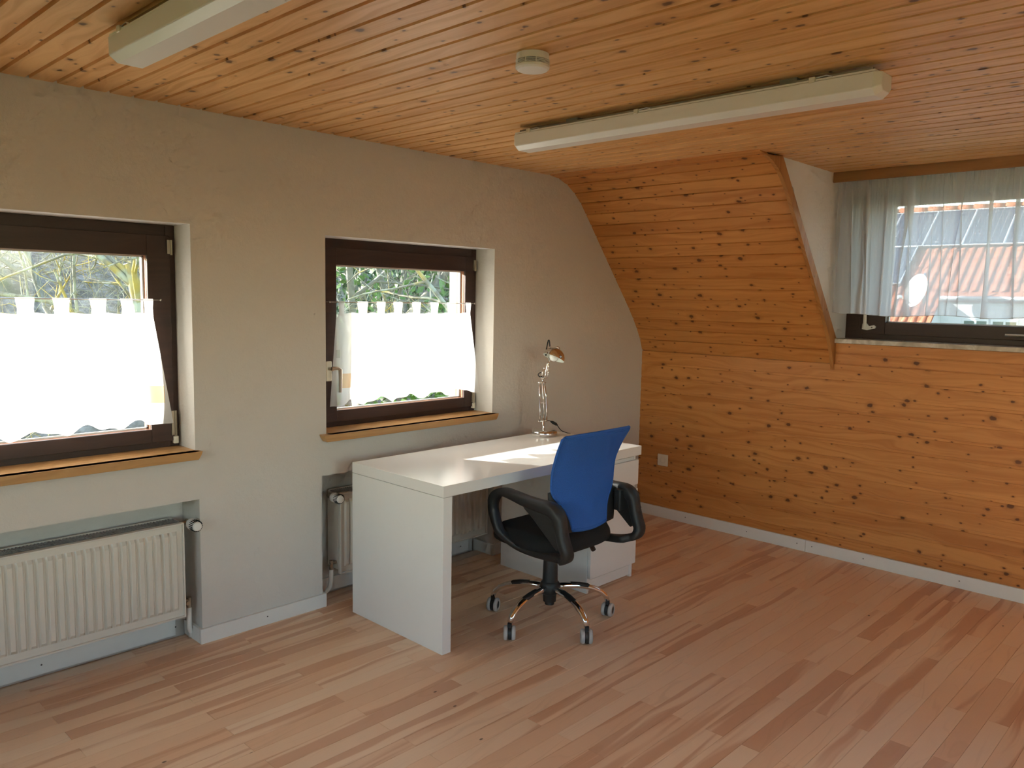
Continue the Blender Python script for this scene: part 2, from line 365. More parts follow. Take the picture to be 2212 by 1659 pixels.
# --- white gable wall with two windows and two radiator niches
def gable():
    xs = sorted({XL-.2, N1[0], W1[0], W1[1], N1[1], N2[0], W2[0], W2[1], N2[1], 3.35}); zs = sorted({-0.12, N1[3], N2[3], .845, W1[3], W2[3], 2.45})
    def depth(x, z):
        for a in (W1, W2):
            if a[0] < x < a[1] and a[2] < z < a[3]: return None
        for a in (N1, N2):
            if a[0] < x < a[1] and z < a[3]: return ND
        return 0.0
    b = MB(); nx, nz = len(xs)-1, len(zs)-1
    D = [[depth((xs[i]+xs[i+1])/2, (zs[j]+zs[j+1])/2) for j in range(nz)] for i in range(nx)]
    for i in range(nx):
        for j in range(nz):
            d = D[i][j]; xa, xb, za, zb = xs[i], xs[i+1], zs[j], zs[j+1]
            if d is not None:
                b.add([(xa, d, za), (xb, d, za), (xb, d, zb), (xa, d, zb)], [[0, 1, 2, 3]])
                b.add([(xa, OUT, za), (xb, OUT, za), (xb, OUT, zb), (xa, OUT, zb)], [[3, 2, 1, 0]])
            e = OUT if d is None else d
            for (ii, jj, q) in ((i+1, j, 'x'), (i, j+1, 'z')):
                if ii < nx and jj < nz:
                    d2 = D[ii][jj]; e2 = OUT if d2 is None else d2
                    if abs(e-e2) > 1e-6:
                        if q == 'x': b.add([(xb, e, za), (xb, e2, za), (xb, e2, zb), (xb, e, zb)], [[0, 1, 2, 3]])
                        else: b.add([(xa, e, zb), (xb, e, zb), (xb, e2, zb), (xa, e2, zb)], [[0, 1, 2, 3]])
    b.add([(xs[0], 0, zs[-1]), (xs[-1], 0, zs[-1]), (xs[-1], OUT, zs[-1]), (xs[0], OUT, zs[-1])], [[0, 1, 2, 3]])
    b.add([(xs[-1], 0, zs[0]), (xs[-1], 0, zs[-1]), (xs[-1], OUT, zs[-1]), (xs[-1], OUT, zs[0])], [[0, 1, 2, 3]])
    me = b.build('wall_back', 'plaster')
    bm = bmesh.new(); bm.from_mesh(me.data); bmesh.ops.remove_doubles(bm, verts=bm.verts, dist=1e-4); bmesh.ops.recalc_face_normals(bm, faces=bm.faces); bm.to_mesh(me.data); bm.free()
    return me
struct(gable(), 'white plastered gable wall holding two windows and two radiator niches', 'wall')
# the far end of the attic, behind the camera: plain walls, with unseen windows added to brighten the room
LW = (-4.9, -.6, .60, 2.12); FW = ((-1.9, .9, .70, 2.05),)
m = MB().box(XL-.2, XL, YB, LW[0], -.12, 2.45).box(XL-.2, XL, LW[1], 0, -.12, 2.45).box(XL-.2, XL, LW[0], LW[1], -.12, LW[2]).box(XL-.2, XL, LW[0], LW[1], LW[3], 2.45)
struct(m.build('wall_left', 'plaster'), 'white plastered side wall with an added wide window', 'wall')
m = MB().box(XL-.2, FW[0][0], YB-.2, YB, -.12, 2.45).box(FW[0][1], 3.6, YB-.2, YB, -.12, 2.45).box(FW[0][0], FW[0][1], YB-.2, YB, -.12, .70).box(FW[0][0], FW[0][1], YB-.2, YB, 2.05, 2.45)
struct(m.build('wall_front', 'plaster'), 'white plastered wall opposite the gable windows, with one added window', 'wall')
def fill_window(name, ax, pos, a, b_, za, zb, mull, lab):
    w_ = struct(empty(name, (pos, (a+b_)/2, za) if ax == 'x' else ((a+b_)/2, pos, za)), lab, 'window')
    def bx(p0, p1, q0, q1, t0, t1):
        return MB().box(pos+t0, pos+t1, p0, p1, q0, q1) if ax == 'x' else MB().box(p0, p1, pos+t0, pos+t1, q0, q1)
    for (p0, p1, q0, q1) in ((a, a+.08, za, zb), (b_-.08, b_, za, zb), (a+.08, b_-.08, za, za+.08), (a+.08, b_-.08, zb-.08, zb)):
        bx(p0, p1, q0, q1, -.16, -.09).build('frame', 'frame_wood', w_, uv='z')
    cuts = [a+.08]+mull+[b_-.08]
    for c in mull: bx(c-.04, c+.04, za+.08, zb-.08, -.15, -.10).build('mullion', 'frame_wood', w_, uv='z')
    for p0, p1 in zip(cuts, cuts[1:]): bx(p0, p1, za+.08, zb-.08, -.127, -.123).build('pane', 'glass', w_)
fill_window('fill_window_4', 'x', XL, LW[0], LW[1], LW[2], LW[3], [-3.825, -2.75, -1.675], 'wide fill-light window added in the side wall behind the viewer')
fill_window('fill_window_5', 'y', YB, FW[0][0], FW[0][1], .70, 2.05, [-.97, -.03], 'fill-light window added in the far wall behind the viewer')

# --- floor
floor = struct(MB().box(XL, XR+.02, YB, ND, -.12, -.014).build('floor', 'floor'), 'strip wood floor of pale and reddish staves', 'floor')
def stave_mesh(L, Wd):
    c = .0007; b = MB(); x0, x1, y0, y1 = .0003, L-.0003, .0003, Wd-.0003
    b.box(x0, x1, y0, y1, -.014, -c)
    b.v = b.v[:4] + [(x0, y0, -c), (x1, y0, -c), (x0, y1, -c), (x1, y1, -c)]
    b.f = [f for f in b.f if f != [4, 5, 7, 6]]
    b.add([(x0, y0, -c), (x1, y0, -c), (x1, y1, -c), (x0, y1, -c), (x0+c, y0+c, 0), (x1-c, y0+c, 0), (x1-c, y1-c, 0), (x0+c, y1-c, 0)],
          [[4, 5, 6, 7], [0, 1, 5, 4], [1, 2, 6, 5], [2, 3, 7, 6], [3, 0, 4, 7]])
    return b
staves = []
r0 = math.floor((YB-Y0)/ROW)+1; r1 = math.floor((ND-Y0)/ROW)
for r in range(r0, r1):
    par = r % 2; start = X0 - (0.403 if par == 0 else 0)   # matches the material's stave index
    k = math.floor((XL-start)/STV)
    while start + k*STV < XR:
        xa, xb = max(XL, start+k*STV), min(XR, start+(k+1)*STV)
        if xb-xa > .02: staves.append((xa, xb, Y0+r*ROW))
        k += 1
def seen(x, y, z=0):
    d = Vector((x, y, z))-CAM; zz = d.dot(fw)
    if zz < .2: return None
    u, v = 1106+FPX*d.dot(rt)/zz, 829.5-FPX*d.dot(up)/zz
    return zz if -60 < u < 2272 and -60 < v < 1720 else None
rank = []
for sv in staves:
    z = [q for q in (seen(sv[0]+(sv[1]-sv[0])*t, sv[2]+.035) for t in (0, .25, .5, .75, 1)) if q]
    rank.append((min(z) if z and sv[2] < -.02 else 1e9, sv))
rank.sort(); full = None; rest = MB()
for i, (z, sv) in enumerate(rank):
    if i < 300 and z < 1e8:
        L = sv[1]-sv[0]; dz = R.uniform(-.0003, .0002)
        if abs(L-STV) < 1e-4 and full is not None:
            o = bpy.data.objects.new('plank', full); C.objects.link(o)
        else:
            o = stave_mesh(L, ROW).build('plank', 'floor')
            if abs(L-STV) < 1e-4: full = o.data
        o.location = (sv[0], sv[2], dz); o.parent = floor
    else:
        m = stave_mesh(sv[1]-sv[0], ROW); rest.add([(v[0]+sv[0], v[1]+sv[2], v[2]) for v in m.v], m.f)
tag(rest.build('planks_beyond_view', 'floor', floor), kind='stuff')

# --- wooden linings
def board(name, A, B, y0, y1, mat, parent, g=.008, d=.005, c=.003, t=.012, flip=1):
    A, B = Vector((A[0], 0, A[1])), Vector((B[0], 0, B[1])); e = (B-A); wd = e.length; e.normalize()
    nrm = Vector((e.z, 0, -e.x))*flip
    pts = [(0, -d), (c, 0), (wd-g-c, 0), (wd-g, -d), (wd, -d), (wd, -t), (0, -t)]
    b = MB(); ov = R.uniform(0, 80); ou = R.uniform(0, 80)
    pp = [A + e*u + nrm*v for u, v in pts]; n = len(pts)
    vs = [(p.x, y0, p.z) for p in pp] + [(p.x, y1, p.z) for p in pp]
    b.add(vs, [list(range(n)), list(range(2*n-1, n-1, -1))] + [[i, i+n, (i+1) % n+n, (i+1) % n] for i in range(n)])
    uvs = [(y0+ou, u+ov) for u, _ in pts] + [(y1+ou, u+ov) for u, _ in pts]
    return b.build(name, mat, parent, uvs=uvs)
ceil = MB().box(XL-.2, 2.1, YB, 0, H+.012, 2.45).box(2.1, XW+.3, YC2-.08, YC+.08, H+.012, 2.45)
ceiling = struct(ceil.build('ceiling', 'pine_trim', uv='y'), 'flat ceiling of knotty orange pine boards', 'ceiling')
CP = 0.0895; CX = 0.345; x = CX - 44*CP; XCE = CX + 19*CP
while x < XCE-1e-6:
    board('board', (x, H), (x+CP, H), YB, 0, 'pine_ceiling', ceiling, g=.009, d=.0112, c=.003, t=.018); x += CP
while x < 3.0:
    board('board', (x, H), (x+CP, H), YC2, YC, 'pine_ceiling', ceiling, g=.009, d=.0112, c=.003, t=.018); x += CP
# curved slope profile, from ceiling down to the knee wall
PROF = [(XCE, H), (2.115, 2.242), (2.195, 2.217), (2.263, 2.180), (2.334, 2.124), (2.390, 2.060), (2.495, 1.935), (2.665, 1.731), (2.894, 1.459), (2.983, 1.342), (3.040, 1.247), (XR, 1.160)]
seg = [0]
for a, b_ in zip(PROF, PROF[1:]): seg.append(seg[-1]+math.dist(a, b_))
def prof_at(s):
    for i in range(len(seg)-1):
        if s <= seg[i+1]+1e-9:
            t = (s-seg[i])/(seg[i+1]-seg[i]); return tuple(PROF[i][k]*(1-t)+PROF[i+1][k]*t for k in (0, 1))
    return PROF[-1]
def prof_off(s, off):
    a, b_ = prof_at(max(0, s-.02)), prof_at(min(seg[-1], s+.02)); e = Vector((b_[0]-a[0], b_[1]-a[1])).normalized(); p = prof_at(s)
    return (p[0]-e.y*off*-1, p[1]-e.x*off) if False else (p[0]+e.y*off, p[1]-e.x*off)
nb = 18; stp = seg[-1]/nb
slab = MB()
for (ya, yb_) in ((YC+.03, 0), (YB, YC2-.03)):
    for i in range(24):
        s0, s1 = seg[-1]*i/24, seg[-1]*(i+1)/24
        a, b_ = prof_off(s0, -.0125), prof_off(s1, -.0125); c_, d_ = prof_off(s1, -.2), prof_off(s0, -.2)
        slab.prism([a, b_, c_, d_], ya, yb_)
slope = struct(slab.build('ceiling_slope', 'pine_trim', uv='y'), 'sloping roof lining of knotty pine boards beside the dormer', 'ceiling')
for k in range(nb):
    A, B = prof_at(k*stp), prof_at((k+1)*stp)
    board('board', A, B, YC, 0, 'pine_slope', slope, g=.005, d=.006, c=.0025)
    board('board', A, B, YB, YC2, 'pine_slope', slope, g=.003, d=.004, c=.002)
knee = struct(MB().box(XR+.012, 3.30, YB, 0, -.12, 1.284).build('wall_right', 'pine_trim', uv='y'), 'low knee wall lined with horizontal orange pine boards', 'wall')
z = 1.160; KP = 0.0945
while z > 0:
    board('board', (XR, z), (XR, max(z-KP, 0)), YB, 0, 'pine_slope', knee, g=.014, d=.003, c=.0025); z -= KP
board('board', (XR, 1.284), (XR, 1.222), YC2, YC-.02, 'pine_slope', knee, g=.004, d=.004, c=.002)
board('board', (XR, 1.222), (XR, 1.160), YC2, YC-.02, 'pine_slope', knee, g=.004, d=.004, c=.002)

# --- dormer: white cheeks, outer wall, trim board
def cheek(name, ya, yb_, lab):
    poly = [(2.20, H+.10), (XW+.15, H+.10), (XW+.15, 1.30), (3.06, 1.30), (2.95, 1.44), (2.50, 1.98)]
    return struct(MB().prism(poly, ya, yb_).build(name, 'plaster_lit'), lab, 'wall')
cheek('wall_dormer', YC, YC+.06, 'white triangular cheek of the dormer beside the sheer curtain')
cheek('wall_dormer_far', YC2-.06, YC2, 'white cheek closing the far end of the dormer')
struct(MB().box(XW+.05, XW+.3, YC2-.06, YC+.06, 2.13, 2.45).box(XW+.08, XW+.3, YC2-.06, YC+.06, 1.1, 1.285).build('wall_outer', 'plaster_ext'), 'strip of outer wall above the dormer window', 'wall')
def trim_board(name, ya, yb_, lab):
    n = 20; outer = []
    for i in range(n+1): outer.append(prof_off(seg[-1]*(0.035+0.965*i/n), .014))
    inner = [(3.074, 1.125), (3.095, 1.16), (3.092, 1.30), (2.276, H)]
    b = MB().prism(outer+inner, ya, yb_)
    return struct(b.build(name, 'pine_trim', uv='z'), lab, 'trim')
trim_board('trim_1', YC-.016, YC+.004, 'curved pine trim board edging the dormer cheek')
trim_board('trim_2', YC2-.004, YC2+.016, 'curved pine trim board at the far end of the dormer')

# --- baseboards
def screw(x, y, z, ax, parent):
    m = Matrix.Translation((x, y, z)) @ (Matrix.Rotation(PI/2, 4, 'X') if ax == 'y' else Matrix.Rotation(-PI/2, 4, 'Y'))
    MB().lathe([(.0035, 0), (.0035, .0012), (.002, .0016)], m, 8).build('screw', 'screw', parent)
bb = struct(empty('baseboard_right', (XR, -1.26, 0)), 'white baseboard in two lengths along the pine knee wall', 'baseboard')
MB().box(XR-.016, XR, -1.258, -.016, 0, .073).build('board', 'baseboard_white', bb, bevel=.002)
MB().box(XR-.016, XR, YB, -1.2595, 0, .073).build('board', 'baseboard_white', bb, bevel=.002)
for y in (-.05, -.414, -.868, -1.206, -1.30, -1.606, -2.112): screw(XR-.016, y, .041, 'x', bb)
bl = struct(empty('baseboard_back', (0.15, 0, 0)), 'white baseboard running along the gable wall and into the niches', 'baseboard')
def bbox_(x0, x1, y0, y1, h=.066): MB().box(x0, x1, y0, y1, 0, h).build('board', 'baseboard_white', bl, bevel=.002)
bbox_(N1[1]-.014, N2[0]+.014, -.016, 0); bbox_(N2[1]-.014, XR-.016, -.016, 0); bbox_(XL, N1[0]+.014, -.016, 0)
for (a, b_) in ((N1[0], N1[1]), (N2[0], N2[1])):
    bbox_(a+.014, b_-.05, ND-.016, ND, .072); bbox_(a, a+.014, 0, ND-.02); bbox_(b_-.014, b_, 0, ND-.02)
for x, y in ((.149, -.016), (-.732, ND-.016), (-.201, ND-.016), (1.67, -.016), (1.50, ND-.016)): screw(x, y, .039, 'y', bl)

# ================================================================== gable windows
def gable_window(name, Wd, gx0, gx1, lab, handle):
    x0, x1, z0, z1 = Wd; w_ = struct(empty(name, ((x0+x1)/2, .18, z0)), lab, 'window')
    fy0, fy1 = .152, .225
    gz0, gz1 = .932, 1.657
    def ring(nm, a, b_, c, d, A, B, Cc, D, ya, yb_, mat, par):
        m = MB().box(a, A, ya, yb_, c, d).box(B, b_, ya, yb_, c, d).box(A, B, ya, yb_, c, Cc).box(A, B, ya, yb_, D, d)
        return m.build(nm, mat, par, uv='x', bevel=.002)
    sx0, sx1, sz0, sz1 = x0+.035, x1-.027, z0+.03, z1-.045
    ring('frame', x0, x1, z0, z1, sx0+.012, sx1-.012, sz0+.012, sz1-.012, fy0, fy1, 'frame_wood', w_)
    sash = ring('sash', sx0, sx1, sz0, sz1, gx0, gx1, gz0, gz1, fy0-.016, fy0-.0005, 'frame_wood', w_)
    ring('glazing_rebate', sx0+.014, sx1-.014, sz0+.014, sz1-.014, gx0, gx1, gz0, gz1, fy0, fy1-.01, 'sash_edge', sash)
    MB().box(gx0-.002, gx1+.002, .183, .186, gz0-.002, gz1+.002).build('pane', 'glass', sash)
    # glazing seal, bright thin line around the pane
    MB().box(gx0, gx0+.006, .176, .190, gz0, gz1).box(gx1-.006, gx1, .176, .190, gz0, gz1).box(gx0, gx1, .176, .190, gz0, gz0+.006).box(gx0, gx1, .176, .190, gz1-.006, gz1).build('seal', 'rubber_grey', sash)
    # hinges at the right-hand stile
    hx = sx1+.002
    for (za, zb) in ((z1-.12, z1-.062), (z0+.055, z0+.16)):
        h = MB().box(hx-.016, hx-.004, fy0-.024, fy0-.014, za, zb)
        h.tube([(hx+.002, fy0-.02, za-.004), (hx+.002, fy0-.02, zb)], .006, 8)
        h.build('hinge', 'brass', w_, auto=True)
    MB().box(hx-.008, hx+.012, fy0-.026, fy0-.006, z0+.018, z0+.05).build('hinge_foot', 'plastic_cream', w_, bevel=.003)
    if handle:
        hx, hz = sx0+.066, 1.155
        h = MB(); pr = [(.016*math.cos(a), .036*math.sin(a)) for a in ()]
        MB().box(hx-.017, hx+.017, fy0-.026, fy0-.016, hz-.072, hz+.028).build('handle_plate', 'plastic_cream', w_, bevel=.008)
        h.tube([(hx, fy0-.02, hz-.01), (hx, fy0-.062, hz-.01)], .008, 10)
        h.tube([(hx-.010, fy0-.062, hz-.006), (hx+.024, fy0-.066, hz-.004), (hx+.037, fy0-.067, hz-.012), (hx+.038, fy0-.067, hz-.05), (hx+.038, fy0-.066, hz-.125)], [.009, .009, .010, .009, .008], 10)
        h.build('handle', 'handle_metal', w_, auto=True)
    # oak board with chamfered nose
    zs_ = z0+.004
    s = MB().prism([(fy0+.01, zs_), (-.042, zs_), (-.036, z0-.012), (-.026, z0-.030), (fy0+.01, z0-.030)], x0-.001, x1+.001, 'x')
    nose = [(x0-.040, zs_), (x1+.014, zs_), (x1+.008, z0-.012), (x1-.004, z0-.030), (x0-.020, z0-.030), (x0-.032, z0-.012)]
    s.prism(nose, -.042, -.001)
    s.build('sill', 'oak_sill', w_, uv='x', bevel=.0015)
    return w_
gable_window('window_1', W1, W1[0]+.145, -.285, 'dark brown wooden window in the white gable wall, cut by the picture edge', False)
gable_window('window_2', W2, .630, 1.496, 'dark brown wooden window above the desk with a lever handle', True)

# --- cafe curtains on thin rods
def cafe(xa, xb, xa2, xb2, ztop, zhem, tabs, rod, lab, rlab, seed):
    rr = random.Random(seed); ph = [rr.uniform(0, 6.28) for _ in range(6)]; yc = .098
    def amp(u, v): return (.006*math.sin(u*46+ph[0])+.004*math.sin(u*71+ph[1])+.003*math.sin(u*23+ph[2]))*(.5+.9*v)
    n, m = 150, 26; vs = MB(); uvs = []
    Wx = xb-xa
    def pt(u, v):
        x = (xa+(xb-xa)*u)*(1-v)+(xa2+(xb2-xa2)*u)*v + .004*math.sin(u*60+ph[3])*v
        hem = zhem + .013*math.sin(u*33+ph[4]) + .006*math.sin(u*61+ph[5]) + (.012*(u-.5))
        zt = ztop + .003*math.sin(u*44+ph[1]) - (.018 if u < .01 else 0)
        z_ = zt*(1-v)+hem*v
        curl = -.028*max(0, (u-.93)/.07)**1.5*v - .010*max(0, (.05-u)/.05)*v
        return (x, yc+amp(u, v)+curl, z_)
    vs.grid(pt, n, m)
    uvs = [(p[0], p[2]) for p in vs.v]
    cur = vs.build('cafe_curtain', 'cafe_cloth', None, smooth=True, uvs=uvs); tag(cur, lab, 'curtain', 'half-height cafe curtains')
    zr = 1.475
    for (a, b_) in tabs:
        t = MB(); k = 10
        prof = [(yc+.001, ztop-.012), (yc-.004, ztop+.02), (yc-.0045, zr)] + [(yc-.0045*math.cos(q), zr+.0045*math.sin(q)) for q in (PI/4, PI/2, 3*PI/4)] + [(yc+.0045, zr), (yc+.004, ztop+.02), (yc+.003, ztop-.012)]
        k = 4
        def tp(u, v, prof=prof, a=a, b_=b_):
            i = v*(len(prof)-1); y, z_ = prof[int(round(i))]; sq = 1-.18*min(1, abs(z_-zr)/.03) if z_ > ztop+.025 else .82
            sh = .010*(v-.5) if v > .5 else 0
            return ((a+b_)/2+(u-.5)*(b_-a)*sq+sh, y, z_)
        t.grid(tp, k, len(prof)-1)
        t.build('tab', 'cafe_cloth', cur, smooth=True, uvs=[(p[0], p[2]+.4) for p in t.v])
    ro = tag(empty('curtain_rod', ((rod[0]+rod[1])/2, yc, zr)), rlab, 'curtain rod', 'thin curtain rods')
    MB().tube([(rod[0], yc, zr), (rod[1], yc, zr)], .0026, 8).build('rod', 'chrome', ro, smooth=True)
    for x in rod:
        MB().lathe([(.001, -.004), (.0055, -.002), (.0055, .002), (.001, .004)], Matrix.Translation((x, yc, zr)) @ Matrix.Rotation(PI/2, 4, 'Y'), 10).build('finial', 'chrome', ro, smooth=True)
        MB().tube([(x+(.004 if x == rod[0] else -.004), yc, zr), (x+(.004 if x == rod[0] else -.004), .137, zr)], .002, 6).build('bracket', 'steel', ro)
cafe(.604, 1.497, .566, 1.545, 1.420, .974, [(.614, .649), (.728, .790), (.845, .900), (.952, 1.012), (1.078, 1.135), (1.205, 1.260), (1.325, 1.385), (1.465, 1.502)], (.566, 1.532),
     'white cafe curtain with tabs hanging in the window above the desk', 'thin metal rod carrying the cafe curtain above the desk', 3)
cafe(-1.150, -.283, -1.185, -.222, 1.420, .962, [(-1.15, -1.10), (-1.03, -.97), (-.905, -.845), (-.780, -.715), (-.655, -.595), (-.525, -.462), (-.410, -.362), (-.320, -.281)], (-1.185, -.250),
     'white cafe curtain with tabs in the window cut by the picture edge', 'thin metal rod carrying the cafe curtain at the picture edge', 5)

# ================================================================== dormer window, sill, pelmet, sheer curtain
wd = struct(empty('window_3', (XW+.03, -2.2, 1.31)), 'wide dark brown dormer window behind the sheer curtain', 'window')
ya, yb_ = YC, YC2; gy0, gy1 = -1.578, YC2+.2; gz0, gz1 = 1.410, 2.083
m = MB().box(XW, XW+.07, ya-.10, ya, 1.31, 2.14).box(XW, XW+.07, yb_, yb_+.08, 1.31, 2.14).box(XW, XW+.07, yb_+.08, ya-.10, 1.31, 1.345).box(XW, XW+.07, yb_+.08, ya-.10, 2.11, 2.14)
m.build('frame', 'frame_wood', wd, uv='y', bevel=.002)
m = MB().box(XW-.018, XW+.06, gy0, ya-.092, 1.338, 2.118).box(XW-.018, XW+.06, yb_+.07, gy1, 1.338, 2.118).box(XW-.018, XW+.06, gy1, gy0, 1.338, gz0).box(XW-.018, XW+.06, gy1, gy0, gz1, 2.118)
sash3 = m.build('sash', 'frame_wood', wd, uv='y', bevel=.003)
MB().box(XW+.030, XW+.034, gy1-.002, gy0+.002, gz0-.002, gz1+.002).build('pane', 'glass', sash3)
MB().box(XW+.02, XW+.044, gy0-.006, gy0, gz0, gz1).box(XW+.02, XW+.044, gy1, gy0, gz0, gz0+.006).box(XW+.02, XW+.044, gy1, gy0, gz1-.006, gz1).build('seal', 'rubber_grey', sash3)
MB().tube([(XW-.03, -1.468, 1.375), (XW-.034, -1.468, 1.46), (XW-.03, -1.46, 1.72), (XW-.02, -1.46, 2.02)], [.011, .009, .006, .005], 8, flat=.6).build('stay_arm', 'plastic_white', wd, auto=True)
MB().prism([(-1.450, 1.366), (-1.480, 1.362), (-1.525, 1.372), (-1.530, 1.384), (-1.520, 1.392), (-1.490, 1.386), (-1.478, 1.40), (-1.452, 1.40)], XW-.026, XW-.016, 'x').build('stay_bracket', 'plastic_white', wd, bevel=.002)
MB().tube([(XW-.030, -1.508, 1.378), (XW-.022, -1.508, 1.378)], .004, 8).build('bracket_screw', 'screw', wd)
MB().tube([(XW-.02, -1.436, 1.37), (XW-.02, -1.436, 1.435)], .006, 8).build('hinge', 'frame_wood', wd, auto=True)
MB().tube([(XW-.018, -2.42, 1.367), (XW-.05, -2.42, 1.367), (XW-.055, -2.40, 1.367), (XW-.055, -2.20, 1.366)], [.009, .009, .008, .007], 8).build('handle', 'handle_metal', wd, auto=True)
struct(MB().box(XR-.016, XW+.02, YC2, YC-.0, 1.284, 1.310).build('window_sill_dormer', 'marble', bevel=.003), 'grey brown marble sill under the dormer window', 'sill')
pel = MB().box(2.940, 2.958, YC2, YC, 2.193, H).build('pelmet', 'pelmet_wood', uv='y', bevel=.0015)
struct(pel, 'brown wooden pelmet board hiding the sheer curtain rail', 'pelmet')

def sheer():
    rr = random.Random(11); L = -YC2+YC-.03; y_start = YC-.012; x_c = 2.985; zt, zb = 2.215, 1.463
    folds = [(rr.uniform(.0, 1), rr.uniform(.007, .016), rr.uniform(-.4, .4)) for _ in range(40)]
    folds += [(.205, .016, .03), (.405, .036, .012), (.14, .013, -.02), (.265, .014, .0), (.075, .012, .2), (.335, .014, .15)]
    n, mm = 900, 22; g = MB(); uvs = []
    def pt(u, v):
        y = u; dy = 0; dx = .010*math.sin(u*57)+.006*math.sin(u*131+1)
        top = math.exp(-v*5)
        for (c, s, sl) in folds:
            cc = c + sl*.05*(v-.2); q = (u-cc)/(s*.55)
            if abs(q) < 4:
                w_ = math.exp(-q*q)
                dy += -q*w_*s*2.3*(.75+.25*math.sin(v*3+c*40)); dx += w_*.018*(.6+.4*v)
        dx += top*.004*math.sin(u*900); dy2 = top*.0009*math.sin(u*640)
        z_ = zt*(1-v)+zb*v + (.006*math.sin(u*26)-.010*(1-u) if v == 1 else 0) + (.014*max(0, .03-u)/.03*v)
        return (x_c+dx*.8, y_start-(u*L)+dy*L*.55+dy2 if False else y_start-(y+dy*.55+dy2)*L, z_)
    g.grid(pt, n, mm)
    for j in range(mm+1):
        for i in range(n+1): uvs.append((i/n*L*1.6, j/mm*(zt-zb)))
    o = g.build('sheer_curtain', 'tulle', None, smooth=True, uvs=uvs); tag(o, 'sheer white gathered curtain hanging in front of the dormer window', 'curtain')
    h = MB(); base = [pt(i/n, 1) for i in range(n+1)]
    h.tube([(p[0], p[1], p[2]) for p in base[::3]], .0022, 5); h.build('hem', 'cafe_cloth', o, uvs=[(v[1], v[2]) for v in h.v])
sheer()

# ================================================================== radiators
def radiator(xa, xb, za, zb, yf, side, lab):
    t = tag(empty('radiator', ((xa+xb)/2, yf+.06, 0)), lab, 'radiator', 'panel radiators in the wall niches')
    yb2 = yf+.120
    nrib = int(round((xb-xa-.05)/.0333)); p = (xb-xa-.05)/nrib; x_s = xa+.025
    # embossed front sheet: broad columns standing proud of narrow valleys
    xs = [xa, xa+.006, xa+.008]
    prof = [0, 0, 1]
    xs = [(xa, 0), (xa+.009, 0)]
    for k in range(nrib):
        b0 = x_s+k*p; xs += [(b0+.002, 0), (b0+.009, 1), (b0+p-.009, 1), (b0+p-.002, 0)]
    xs += [(xb-.009, 0), (xb, 0)]
    zs = [(za, 0), (za+.034, 0), (za+.048, 1), (zb-.048, 1), (zb-.034, 0), (zb, 0)]
    g = MB(); nu, nv = len(xs)-1, len(zs)-1
    g.grid(lambda u, v: (xs[int(round(u*nu))][0], yf+.008-.0115*xs[int(round(u*nu))][1]*zs[int(round(v*nv))][1], zs[int(round(v*nv))][0]), nu, nv)
    g.build('front_panel', 'radiator_white', t, auto=True)
    MB().box(xa, xa+.006, yf-.004, yf+.02, za, zb).box(xb-.006, xb, yf-.004, yf+.02, za, zb).box(xa+.006, xb-.006, yf-.004, yf+.02, za, za+.006).box(xa+.006, xb-.006, yf-.004, yf+.02, zb-.006, zb).build('rim', 'radiator_white', t, bevel=.0015)
    MB().box(xa+.004, xb-.004, yb2-.015, yb2, za, zb).build('rear_panel', 'radiator_white', t, bevel=.004)
    for (a, b_) in ((xa-.001, xa+.003), (xb-.003, xb+.001)):
        MB().box(a, b_, yf+.02, yb2-.01, za+.02, zb-.004).build('side_panel', 'radiator_white', t)
    gr = MB(); k = 0; x = xa+.012
    while x < xb-.012:
        gr.box(x, x+.004, yf+.022, yb2-.016, zb-.006, zb-.002); x += .0125
    for q in range(5): yy = yf+.022+q*(yb2-.038-yf-.022+.0)/4; gr.box(xa+.01, xb-.01, yy, yy+.005, zb-.0065, zb-.001)
    gr.build('top_grille', 'grille_metal', t)
    MB().box(xa+.01, xb-.01, yf+.03, yb2-.02, za+.03, zb-.05).build('convector', 'tray_dark', t)
    # thermostat valve and pipework
    s = 1 if side == 'right' else -1; xe = xb if s > 0 else xa; xv = xe+s*.034; zv = zb-.012; yv = yf+.036
    vb = MB(); vb.tube([(xe-s*.004, yv, zv), (xv, yv, zv)], .010, 10); vb.tube([(xv, yv+.012, zv), (xv, yv-.03, zv)], .013, 12); vb.build('valve_body', 'brass', t, auto=True)
    mt = Matrix.Translation((xv, yv-.026, zv)) @ Matrix.Rotation(PI/2, 4, 'X')
    hd = MB().lathe([(.016, 0), (.022, .002), (.024, .010), (.0245, .028), (.0225, .050), (.019, .066), (.016, .070), (.004, .071)], mt, 28).build('thermostat_head', 'plastic_white', t, auto=True)
    sl_ = MB()
    for k in range(20):
        a = 2*PI*k/20; mm = mt @ Matrix.Rotation(a, 4, 'Z')
        q = MB().box(.0195, .0246, -.0016, .0016, .034, .062); sl_.add([mm @ Vector(v) for v in q.v], q.f)
    sl_.build('head_slots', 'dark_slot', hd)
    zl = za+.055; lx = xv-s*.004
    lb = MB(); lb.tube([(xe-s*.004, yv, zl), (lx, yv, zl)], .009, 10); lb.tube([(lx, yv, zl+.014), (lx, yv, zl-.032)], .0105, 12); lb.tube([(lx-.012, yv, zl-.006), (lx-.012, yv-.02, zl-.006)], .009, 10); lb.build('lockshield_valve', 'brass', t, auto=True)
    MB().tube([(lx, yv, zl-.03), (lx, yv+.002, zl-.09), (lx+s*.003, yv+.01, zl-.125), (lx+s*.012, yv+.022, zl-.145), (lx+s*.020, yv+.034, zl-.16), (lx+s*.020, yv+.036, .004)], .0105, 12).build('pipe', 'paint_white', t, smooth=True)
    for x in (xa+.15, xb-.15): MB().box(x-.015, x+.015, yb2, ND, zb-.12, zb-.02).build('bracket', 'radiator_white', t)
    return t
radiator(-1.235, -.212, .130, .542, .018, 'right', 'cream panel radiator in the niche below the window at the picture edge')
